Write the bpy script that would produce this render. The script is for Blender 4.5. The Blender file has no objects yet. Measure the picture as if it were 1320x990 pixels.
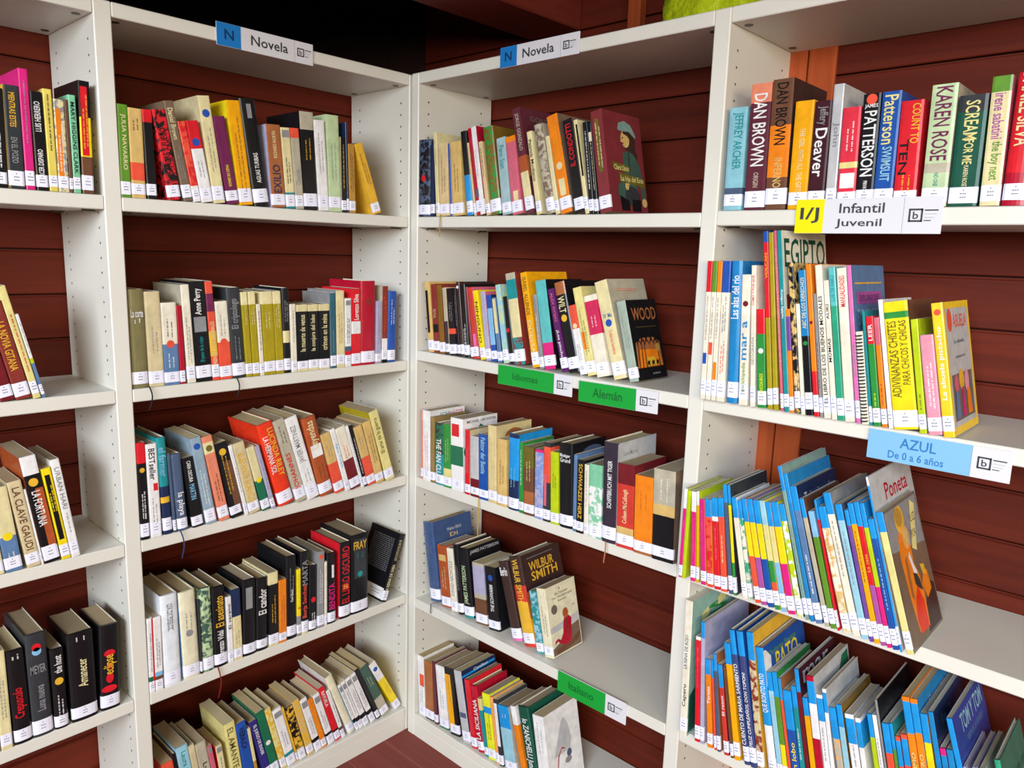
import bpy, math, random, re
from mathutils import Matrix, Vector
# ---------------------------------------------------------------- scene, camera, world, lights
SC = bpy.context.scene
CAL = {'f': 980.0143, 'cam': [-1.44009, -1.74427, 1.54069], 'R': [0.68141, -0.73132, 0.02916], 'U': [0.10474, 0.13688, 0.98503], 'F': [0.72437, 0.66816, -0.16987], 'WL': 0.7881, 'WR': 0.9029, 't': 0.0356, 'tc': 0.0295, 'DL': 0.2825, 'D': 0.2943, 'ts': 0.0295, 'yf': 0.01, 'z': {'zL1': 1.634, 'zL2': 1.2148, 'zL3': 0.8596, 'zL4': 0.4707, 'zP': 0.0779, 'zF': 0.0, 'zR2': 1.2499, 'zR3': 0.8636, 'zR4': 0.4707, 'zA1': 1.6357, 'zA2': 1.2166, 'zA3': 0.8591, 'zA4': 0.4714, 'zB1': 1.6371, 'zB2': 1.2519, 'zB3': 0.8643, 'zB4': 0.4769, 'ztop': 2.0259}}
COL = SC.collection
cd = bpy.data.cameras.new('camera'); cam = bpy.data.objects.new('camera', cd); COL.objects.link(cam)
cd.sensor_width = 36.0; cd.lens = CAL['f']/1320*36.0; cd.clip_start = .02
r_, u_, f_ = (Vector(CAL[k]) for k in 'RUF')
M = Matrix((r_, u_, -f_)).transposed().to_4x4(); M.translation = Vector(CAL['cam'])
cam.matrix_world = M; SC.camera = cam
SC.view_settings.view_transform = 'Standard'; SC.view_settings.look = 'None'
SC.view_settings.gamma = 1.0; SC.view_settings.exposure = -0.07; SC.view_settings.use_curve_mapping = False
w_ = bpy.data.worlds.new('daylight'); SC.world = w_; w_.use_nodes = True
bg = w_.node_tree.nodes['Background']; bg.inputs[0].default_value = (.78, .86, 1, 1); bg.inputs[1].default_value = 0.03
def area(name, loc, target, sx, sy, power, color):
    l = bpy.data.lights.new(name, 'AREA'); l.shape = 'RECTANGLE'; l.size = sx; l.size_y = sy; l.energy = power; l.color = color
    o = bpy.data.objects.new(name, l); COL.objects.link(o); o.location = loc
    o.rotation_euler = (Vector(target)-Vector(loc)).to_track_quat('-Z', 'Y').to_euler(); return o
area('window_daylight', (-4.9, -3.0, 2.6), (0, -.3, .9), 3.0, 1.9, 425, (.86, .94, 1))
area('warm_fill_light', (-2.2, -4.2, 1.75), (.1, -.5, 1.2), 1.8, .8, 78, (1, .82, .54))  # added warm fill, stands in for wood bounce on the upper shelves
K = 1.1
WL, WR, TK, TC, DL, DR, TS, YF = (CAL[k] for k in ('WL', 'WR', 't', 'tc', 'DL', 'D', 'ts', 'yf'))
Z = CAL['z']; ZT = Z['ztop']
# ---------------------------------------------------------------- palette and materials
PAL = dict(black=('#16161a','black'),charcoal=('#33363b','charcoal'),slate=('#4b5b78','slate blue'),slateblue=('#3f5580','slate blue'),navy=('#1d2b4f','navy'),
 white=('#e6e4e6','white'),white2=('#dfe3ec','white'),ivory=('#e4dccb','ivory'),cream=('#dccf9f','cream'),cream2=('#ded7bb','cream'),ecru=('#d3b98c','ecru'),sand=('#d2b06d','sandy'),beige=('#cdbd96','beige'),
 straw=('#dcd08a','straw yellow'),yellow=('#ecd21c','yellow'),yellow2=('#eec52a','golden yellow'),lemon=('#dfe02a','lemon yellow'),gold=('#e0ae35','gold'),amber=('#eba412','amber'),mustard=('#a6941c','mustard'),ochre=('#b5893a','ochre'),bronze=('#7c5d20','bronze'),
 orange=('#e8801c','orange'),apricot=('#e9a25e','apricot'),copper=('#a3623a','copper brown'),rust=('#a9502a','rust'),brown=('#6b4632','brown'),darkbrown=('#3d2a27','dark brown'),taupe=('#75604f','taupe'),taupe2=('#6c635c','taupe'),tan=('#8f7648','tan'),
 coral=('#e2533c','coral'),vermilion=('#e2391e','vermilion'),salmon=('#e08468','salmon'),red=('#d3202c','red'),red2=('#c63a30','red'),red3=('#da3347','red'),crimson=('#b0142f','crimson'),brick=('#84332c','brick red'),burgundy=('#701c24','burgundy'),maroon=('#7b2f35','maroon'),wine=('#5e2937','wine red'),darkwine=('#3f1a24','dark wine'),
 magenta=('#d3267c','magenta'),pink=('#dd6cb0','pink'),pink2=('#dd93a8','pink'),rose=('#cc6278','rose'),rose2=('#c92b58','rose red'),orchid=('#a5509a','orchid'),violet=('#6f479b','violet'),purple=('#5a1f62','purple'),plum=('#6e2450','plum'),aubergine=('#352b3a','aubergine'),lilac=('#aaa6c4','lilac'),periwinkle=('#7890cc','periwinkle'),
 blue=('#2450a8','blue'),cobalt=('#1f4f9f','cobalt blue'),cerulean=('#1f7fbd','cerulean'),sky=('#7fb4dc','sky blue'),sky2=('#94c3d6','pale blue'),sky3=('#1e8fd6','bright blue'),palesky=('#9cb8bf','pale blue'),steel=('#5b7ba6','steel blue'),pewter=('#8ea3b5','pewter blue'),indigo=('#322d78','indigo'),indigo2=('#3c4474','indigo'),indigo3=('#34459a','indigo'),
 teal=('#1f8a90','teal'),teal2=('#2f5f70','dark teal'),aqua=('#5cb6b8','aqua'),aqua2=('#86bccb','light aqua'),jade=('#2f9a78','jade green'),mint=('#7cc09c','mint green'),mint2=('#8fb3a6','mint green'),sage=('#9fada0','sage green'),sage2=('#7f9c98','sage green'),seagreen=('#3d7262','sea green'),
 green=('#2f8a3c','green'),green2=('#1d6b4c','dark green'),green3=('#3f5b50','dark green'),green4=('#17503f','dark green'),butter=('#dcc860','pale yellow'),leafgreen=('#5c8c2c','leaf green'),palegreen=('#b9cda2','pale green'),lime=('#b5c81a','lime green'),olive=('#6b6026','olive'),khaki=('#7a724c','khaki'),
 grey=('#8b8a8e','grey'),lightgrey=('#b9b9bd','light grey'),stone=('#b3ab98','stone grey'),parchment=('#d3bf8c','parchment'))
def lin(h):
    h = h.lstrip('#'); c = [int(h[i:i+2], 16)/255 for i in (0, 2, 4)]
    return tuple(x/12.92 if x <= .04045 else ((x+.055)/1.055)**2.4 for x in c)
MATS = {}
def nmat(name):
    m = bpy.data.materials.new(name); m.use_nodes = True; nt = m.node_tree
    return m, nt, nt.nodes['Principled BSDF']
def cover_mat(c):
    if c in MATS: return MATS[c]
    m, nt, b = nmat('print_'+c); col = lin(PAL[c][0])
    tc = nt.nodes.new('ShaderNodeTexCoord'); n = nt.nodes.new('ShaderNodeTexNoise'); n.inputs['Scale'].default_value = 45; n.inputs['Detail'].default_value = 6
    mr = nt.nodes.new('ShaderNodeMapRange'); mr.inputs[1].default_value = .3; mr.inputs[2].default_value = .7; mr.inputs[3].default_value = .86; mr.inputs[4].default_value = 1.1
    mx = nt.nodes.new('ShaderNodeMix'); mx.data_type = 'RGBA'; mx.blend_type = 'MULTIPLY'; mx.inputs[0].default_value = 1; mx.inputs[6].default_value = (*col, 1)
    nt.links.new(tc.outputs['Object'], n.inputs['Vector']); nt.links.new(n.outputs[0], mr.inputs[0]); nt.links.new(mr.outputs[0], mx.inputs[7]); nt.links.new(mx.outputs[2], b.inputs['Base Color'])
    b.inputs['Roughness'].default_value = .3; b.inputs['Specular IOR Level'].default_value = .4
    MATS[c] = m; return m
def art_mat(c, a):
    k = c+'_with_'+a
    if k in MATS: return MATS[k]
    m, nt, b = nmat('artwork_'+k)
    tc = nt.nodes.new('ShaderNodeTexCoord'); n = nt.nodes.new('ShaderNodeTexNoise'); n.inputs['Scale'].default_value = 55; n.inputs['Detail'].default_value = 3; n.inputs['Distortion'].default_value = 1.2
    cr = nt.nodes.new('ShaderNodeValToRGB'); cr.color_ramp.elements[0].position = .46; cr.color_ramp.elements[1].position = .56
    cr.color_ramp.elements[0].color = (*lin(PAL[c][0]), 1); cr.color_ramp.elements[1].color = (*lin(PAL[a][0]), 1)
    nt.links.new(tc.outputs['Object'], n.inputs['Vector']); nt.links.new(n.outputs[0], cr.inputs[0]); nt.links.new(cr.outputs[0], b.inputs['Base Color'])
    b.inputs['Roughness'].default_value = .34; MATS[k] = m; return m
def paper_mat(c, i):
    k = 'paper_%d' % i
    if k in MATS: return MATS[k]
    m, nt, b = nmat('page_'+k); col = lin(c)
    tc = nt.nodes.new('ShaderNodeTexCoord'); wv = nt.nodes.new('ShaderNodeTexWave'); wv.inputs['Scale'].default_value = 260; wv.inputs['Distortion'].default_value = 3; wv.inputs['Detail'].default_value = 2
    cr = nt.nodes.new('ShaderNodeValToRGB'); cr.color_ramp.elements[0].color = (*[x*.72 for x in col], 1); cr.color_ramp.elements[1].color = (*col, 1)
    nt.links.new(tc.outputs['Object'], wv.inputs['Vector']); nt.links.new(wv.outputs[1], cr.inputs[0]); nt.links.new(cr.outputs[0], b.inputs['Base Color'])
    b.inputs['Roughness'].default_value = .9; MATS[k] = m; return m
def plain(name, hexc, rough=.5, noise=0, scale=20, spec=.5):
    if name in MATS: return MATS[name]
    m, nt, b = nmat(name); col = lin(hexc); b.inputs['Roughness'].default_value = rough; b.inputs['Specular IOR Level'].default_value = spec
    tc = nt.nodes.new('ShaderNodeTexCoord'); n = nt.nodes.new('ShaderNodeTexNoise'); n.inputs['Scale'].default_value = scale; n.inputs['Detail'].default_value = 5
    cr = nt.nodes.new('ShaderNodeValToRGB'); cr.color_ramp.elements[0].position = .3; cr.color_ramp.elements[1].position = .7
    cr.color_ramp.elements[0].color = (*[x*(1-noise) for x in col], 1); cr.color_ramp.elements[1].color = (*[min(1, x*(1+noise*.5)) for x in col], 1)
    nt.links.new(tc.outputs['Object'], n.inputs['Vector']); nt.links.new(n.outputs[0], cr.inputs[0]); nt.links.new(cr.outputs[0], b.inputs['Base Color'])
    MATS[name] = m; return m
def wood(name, dark, light, rough=.45, axis=0):
    m, nt, b = nmat(name)
    tc = nt.nodes.new('ShaderNodeTexCoord'); oi = nt.nodes.new('ShaderNodeObjectInfo'); ad = nt.nodes.new('ShaderNodeVectorMath'); ad.operation = 'ADD'
    sc = nt.nodes.new('ShaderNodeVectorMath'); sc.operation = 'MULTIPLY'; v = [26, 26, 26]; v[axis] = 1.6; sc.inputs[1].default_value = v
    sr = nt.nodes.new('ShaderNodeVectorMath'); sr.operation = 'SCALE'; sr.inputs[3].default_value = 37; cx = nt.nodes.new('ShaderNodeCombineXYZ')
    for i in range(3): nt.links.new(oi.outputs['Random'], cx.inputs[i])
    nt.links.new(cx.outputs[0], sr.inputs[0]); nt.links.new(tc.outputs['Object'], sc.inputs[0]); nt.links.new(sc.outputs[0], ad.inputs[0]); nt.links.new(sr.outputs[0], ad.inputs[1])
    n = nt.nodes.new('ShaderNodeTexNoise'); n.inputs['Scale'].default_value = 1.2; n.inputs['Detail'].default_value = 8; n.inputs['Roughness'].default_value = .62; n.inputs['Distortion'].default_value = .6
    cr = nt.nodes.new('ShaderNodeValToRGB'); cr.color_ramp.elements[0].position = .28; cr.color_ramp.elements[1].position = .72
    cr.color_ramp.elements[0].color = (*lin(dark), 1); cr.color_ramp.elements[1].color = (*lin(light), 1)
    hs = nt.nodes.new('ShaderNodeHueSaturation'); mr = nt.nodes.new('ShaderNodeMapRange'); mr.inputs[3].default_value = .86; mr.inputs[4].default_value = 1.14
    nt.links.new(oi.outputs['Random'], mr.inputs[0]); nt.links.new(mr.outputs[0], hs.inputs['Value'])
    bp = nt.nodes.new('ShaderNodeBump'); bp.inputs['Strength'].default_value = .18; bp.inputs['Distance'].default_value = .002
    nt.links.new(ad.outputs[0], n.inputs['Vector']); nt.links.new(n.outputs[0], cr.inputs[0]); nt.links.new(cr.outputs[0], hs.inputs['Color']); nt.links.new(hs.outputs[0], b.inputs['Base Color'])
    nt.links.new(n.outputs[0], bp.inputs['Height']); nt.links.new(bp.outputs[0], b.inputs['Normal']); b.inputs['Roughness'].default_value = rough; b.inputs['Specular IOR Level'].default_value = .18
    return m
M_WALL = wood('stained_wall_wood', '#4b160a', '#652110', .6, 0)
M_WALLY = wood('stained_wall_wood_y', '#4b160a', '#652110', .6, 1)
M_POST = wood('orange_stained_wood', '#8a3a1a', '#a8502a', .38, 2)
M_FLOOR = wood('stained_floor_wood', '#6a2f2a', '#824038', .4, 1)
M_BEAM = wood('stained_beam_wood', '#57201a', '#753024', .45, 0)
M_DARK = wood('dark_roof_wood', '#1c100c', '#2c1812', .7, 0)
M_LAM = plain('white_laminate', '#dad7cf', .42, .03, 6)
M_HOLE = plain('hole_shadow_brown', '#2c251d', .8)
M_CAM = plain('dark_metal_fitting', '#3a362c', .4)
M_STICK = plain('white_sticker_paper', '#e9e9fa', .42, .02, 60)
M_INK = plain('grey_printed_ink', '#4a4a5c', .6)
# ---------------------------------------------------------------- helpers
class MB:
    def __init__(s): s.v = []; s.f = []; s.m = []; s.mats = []
    def mi(s, mat):
        if mat not in s.mats: s.mats.append(mat)
        return s.mats.index(mat)
    def add(s, vs, fs, mat):
        o = len(s.v); i = s.mi(mat); s.v += [tuple(v) for v in vs]
        for f in fs: s.f.append(tuple(o+k for k in f)); s.m.append(i)
    def box(s, a, b, mat):
        x0, y0, z0 = a; x1, y1, z1 = b
        s.add([(x0,y0,z0),(x1,y0,z0),(x1,y1,z0),(x0,y1,z0),(x0,y0,z1),(x1,y0,z1),(x1,y1,z1),(x0,y1,z1)],
              [(0,3,2,1),(4,5,6,7),(0,1,5,4),(1,2,6,5),(2,3,7,6),(3,0,4,7)], mat)
    def bbox(s, a, b, mat, e=.0015):     # box with chamfered edges along all sides
        (x0,y0,z0),(x1,y1,z1) = a, b; P = {}; vs = []
        for ix, x in enumerate((x0, x1)):
            for iy, y in enumerate((y0, y1)):
                for iz, z in enumerate((z0, z1)):
                    sx, sy, sz = (e if ix == 0 else -e), (e if iy == 0 else -e), (e if iz == 0 else -e)
                    for ax, p in enumerate(((x, y+sy, z+sz), (x+sx, y, z+sz), (x+sx, y+sy, z))):
                        P[(ix,iy,iz,ax)] = len(vs); vs.append(p)
        F = []
        for i in (0, 1):
            F.append([P[(i,0,0,0)],P[(i,1,0,0)],P[(i,1,1,0)],P[(i,0,1,0)]][::(-1 if i == 0 else 1)])
            F.append([P[(0,i,0,1)],P[(0,i,1,1)],P[(1,i,1,1)],P[(1,i,0,1)]][::(-1 if i == 0 else 1)])
            F.append([P[(0,0,i,2)],P[(1,0,i,2)],P[(1,1,i,2)],P[(0,1,i,2)]][::(-1 if i == 0 else 1)])
        for a_ in (0, 1):
            for b_ in (0, 1):
                s_ = 1 if a_ == b_ else -1
                F.append([P[(a_,b_,0,0)],P[(a_,b_,0,1)],P[(a_,b_,1,1)],P[(a_,b_,1,0)]][::s_])
                F.append([P[(a_,0,b_,2)],P[(a_,0,b_,0)],P[(a_,1,b_,0)],P[(a_,1,b_,2)]][::s_])
                F.append([P[(0,a_,b_,1)],P[(0,a_,b_,2)],P[(1,a_,b_,2)],P[(1,a_,b_,1)]][::s_])
        for c in [(i, j, k) for i in (0,1) for j in (0,1) for k in (0,1)]:
            F.append([P[c+(0,)],P[c+(1,)],P[c+(2,)]][::(1 if sum(c) % 2 == 1 else -1)])
        s.add(vs, F, mat)
    def build(s, name, parent=None):
        me = bpy.data.meshes.new(name); me.from_pydata(s.v, [], s.f)
        for m in s.mats: me.materials.append(m)
        me.polygons.foreach_set('material_index', s.m); me.update()
        o = bpy.data.objects.new(name, me); COL.objects.link(o)
        if parent: o.parent = parent
        return o
def empty(name, label, cat, mw=None, group=None):
    o = bpy.data.objects.new(name, None); COL.objects.link(o); o.empty_display_size = .02
    if mw is not None: o.matrix_world = mw
    o['label'] = label; o['category'] = cat
    if group: o['group'] = group
    return o
TXT = {}
def text_geo(s, bold=True):
    if s in TXT: return TXT[s]
    c = bpy.data.curves.new('t', 'FONT'); c.body = s; c.resolution_u = 2; c.size = 1; c.offset = .012 if bold else 0
    o = bpy.data.objects.new('t', c); COL.objects.link(o); dg = bpy.context.evaluated_depsgraph_get()
    me = bpy.data.meshes.new_from_object(o.evaluated_get(dg)); vs = [v.co.copy() for v in me.vertices]; fs = [tuple(p.vertices) for p in me.polygons]
    bpy.data.objects.remove(o); bpy.data.curves.remove(c); bpy.data.meshes.remove(me)
    x0 = min(v.x for v in vs); x1 = max(v.x for v in vs); y0 = min(v.y for v in vs); y1 = max(v.y for v in vs)
    r = ([((v.x-x0)/(x1-x0), (v.y-y0)/(y1-y0)) for v in vs], fs, (x1-x0)/(y1-y0)); TXT[s] = r; return r
def put_text(mb, s, mat, org, ax, ay, lx, ly):
    """text in the box org + ax*[0,lx] + ay*[0,ly]"""
    vs, fs, _ = text_geo(s); org = Vector(org); ax = Vector(ax); ay = Vector(ay)
    mb.add([org+ax*(x*lx)+ay*(y*ly) for x, y in vs], fs, mat)
def disc(mb, mat, c, ax, ay, rx, ry, n=14):
    c = Vector(c); ax = Vector(ax); ay = Vector(ay)
    mb.add([c+ax*(rx*math.cos(2*math.pi*i/n))+ay*(ry*math.sin(2*math.pi*i/n)) for i in range(n)], [tuple(range(n))], mat)
BX = {'L': Matrix(((1,0,0,0),(0,1,0,YF),(0,0,1,0),(0,0,0,1))), 'R': Matrix(((0,1,0,0),(-1,0,0,0),(0,0,1,0),(0,0,0,1)))}  # (along shelf, depth, up) -> world
# ---------------------------------------------------------------- setting
def struct(o): o['kind'] = 'structure'; return o
yb = YF+DL; xb = DR
def setting():
    mb = MB(); mb.box((-4, yb+.016, 0), (xb+.016, yb+.05, 1.90*K), M_DARK); wl = struct(mb.build('wall_left'))
    z = 1.283*K-14*.1053; k = 0
    while z < 1.9*K:
        z0 = max(z, .001); z1 = min(z+.1053, 1.9*K)
        if z1-z0 > .02:
            mb = MB(); mb.bbox((-2.4, yb+.001, z0+.002), (xb, yb+.0155, z1-.0045), M_WALL, .002); mb.box((-2.4, yb+.006, z1-.0045), (xb, yb+.0155, z1-.001), M_WALL); mb.build('plank', wl)
        z += .1053
    mb = MB(); mb.box((xb+.016, -4, 0), (xb+.05, 2.24, 2.36), M_DARK); wr = struct(mb.build('wall_right'))
    z = 1.289*K-14*.104
    while z < 2.3*K:
        z0 = max(z, .001); z1 = min(z+.104, 2.3*K)
        if z1-z0 > .02:
            mb = MB(); mb.bbox((xb+.001, -3, z0+.002), (xb+.0155, yb-.002, z1-.0045), M_WALLY, .002); mb.box((xb+.006, -3, z1-.0045), (xb+.0155, yb-.002, z1-.001), M_WALLY); mb.build('plank', wr)
        z += .104
    mb = MB()                                                    # corner post: two boards with a joint
    mb.bbox((xb-.012, -.915*K, .001), (xb+.0005, -.865*K, 2.1), M_POST, .002); mb.bbox((xb-.012, -.972*K, .001), (xb+.0005, -.918*K, 2.1), M_POST, .002)
    struct(mb.build('trim_1'))
    mb = MB(); mb.bbox((xb-.03, -.52*K, ZT+.001), (xb+.0005, -.485*K, 2.4), M_POST, .003); struct(mb.build('trim_2'))
    fl = MB(); fl.box((-4, -4, -.03), (xb+.016, yb+.016, -.012), M_DARK); fo = struct(fl.build('floor'))
    x = -.076*K-.0006; xs = [x-i*.14 for i in range(-3, 27)]
    for x in xs:
        mb = MB(); mb.bbox((x-.1385, -4, -.012), (min(x, xb), yb, 0), M_FLOOR, .001)
        mb.build('floor_board', fo)
    mj = plain('pale_floor_joint', '#b98a70', .7)
    mb = MB()
    for x in xs: mb.box((x, -4, -.011), (x+.0015, yb, -.0012), mj)
    j = mb.build('floor_joint_filler', fo)
    ce = MB(); ce.box((-2.0, -2.2, 2.32), (xb+.05, 2.2, 2.36), M_DARK); struct(ce.build('ceiling'))
    mb = MB(); mb.bbox((-2.0, -.33*K, 1.95*K), (xb, -.168*K, 2.32), M_BEAM, .004); struct(mb.build('trim_3'))
    mb = MB(); mb.box((-3.2, 2.2, 0), (xb+.05, 2.24, 2.36), M_DARK); struct(mb.build('wall_back'))
setting()
# ---------------------------------------------------------------- bookcases
def bookcase(wall, label, u_panels, bays, t_list):
    """u_panels: (u0,u1) of each upright; bays: (u0,u1,[shelf z...])"""
    root = empty('bookcase', label, 'bookcase', BX[wall].copy()); D = (DL if wall == 'L' else DR)-.004
    for u0, u1 in u_panels:
        mb = MB(); mb.bbox((u0, 0, .0005), (u1, D, ZT), M_LAM, .0022); mb.build('side_panel', root)
    hb = MB(); cf = MB()
    for u0, u1, zs in bays:
        for kz in zs:
            z = Z[kz] if isinstance(kz, str) else kz; th = TS
            mb = MB(); mb.bbox((u0+.0004, .0006, z-th), (u1-.0004, D-.001, z), M_LAM, .0018)
            mb.build('top_shelf' if kz == 'ztop' else 'shelf', root)
            for uu in (u0+.02, u1-.02):
                for yy in (.037, D-.045):
                    c = cf if kz == 'ztop' else None
                    if c is not None:
                        for q in range(1): 
                            n = 14; r = .0085
                            cf.add([(uu+r*math.cos(2*math.pi*i/n), yy+r*math.sin(2*math.pi*i/n), z-th-.0012) for i in range(n)]+[(uu+r*math.cos(2*math.pi*i/n), yy+r*math.sin(2*math.pi*i/n), z-th+.0005) for i in range(n)],
                                   [tuple(range(n))[::-1]]+[(i, (i+1) % n, n+(i+1) % n, n+i) for i in range(n)], M_CAM)
                    else:
                        cf.box((uu-.012, yy-.005, z-th-.004), (uu+.012, yy+.005, z-th-.0002), M_CAM)
        mb = MB(); mb.bbox((u0+.0004, .002, .0005), (u1-.0004, .018, Z['zP']-TS-.0003), M_LAM, .001); mb.build('plinth', root)
        for uu, sg in ((u0, 1), (u1, -1)):
            z = .16
            while z < ZT-.06:
                for yy in (.037, D-.045):
                    n = 8; r = .0027; x = uu+sg*.0004
                    pts = [(x, yy+r*math.cos(2*math.pi*i/n), z+r*math.sin(2*math.pi*i/n)) for i in range(n)]
                    if all(abs(z-((Z[k] if isinstance(k, str) else k)-TS/2)) > TS/2+.004 for k in zs): hb.add(pts, [tuple(range(n))], M_HOLE)
                z += .032
    h = hb.build('peg_holes', root); h['kind'] = 'stuff'
    cf.build('shelf_fittings', root)['kind'] = 'stuff'
    return root
bookcase('L', 'white laminate bookcase filled with novels along the left wall', [(-WL-TK, -WL), (-2*WL-2*TK, -2*WL-TK), (.0002, TK)],
    [(-2*WL-TK, -WL-TK, ['ztop', 'zA1', 'zA2', 'zA3', 'zA4', 'zP']), (-WL, 0, ['ztop', 'zL1', 'zL2', 'zL3', 'zL4', 'zP'])], None)
U1 = TC+WR; U2 = U1+TK; U3 = U2+WR
R_root = bookcase('R', 'white laminate bookcase with green, yellow and blue section signs along the right wall', [(.0002, TC), (U1, U2), (U3, U3+TK)],
    [(TC, U1, ['ztop', 'zL1', 'zR2', 'zR3', 'zR4', 'zP']), (U2, U3, ['ztop', 'zB1', 'zB2', 'zB3', 'zB4', 'zP'])], None)
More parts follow.
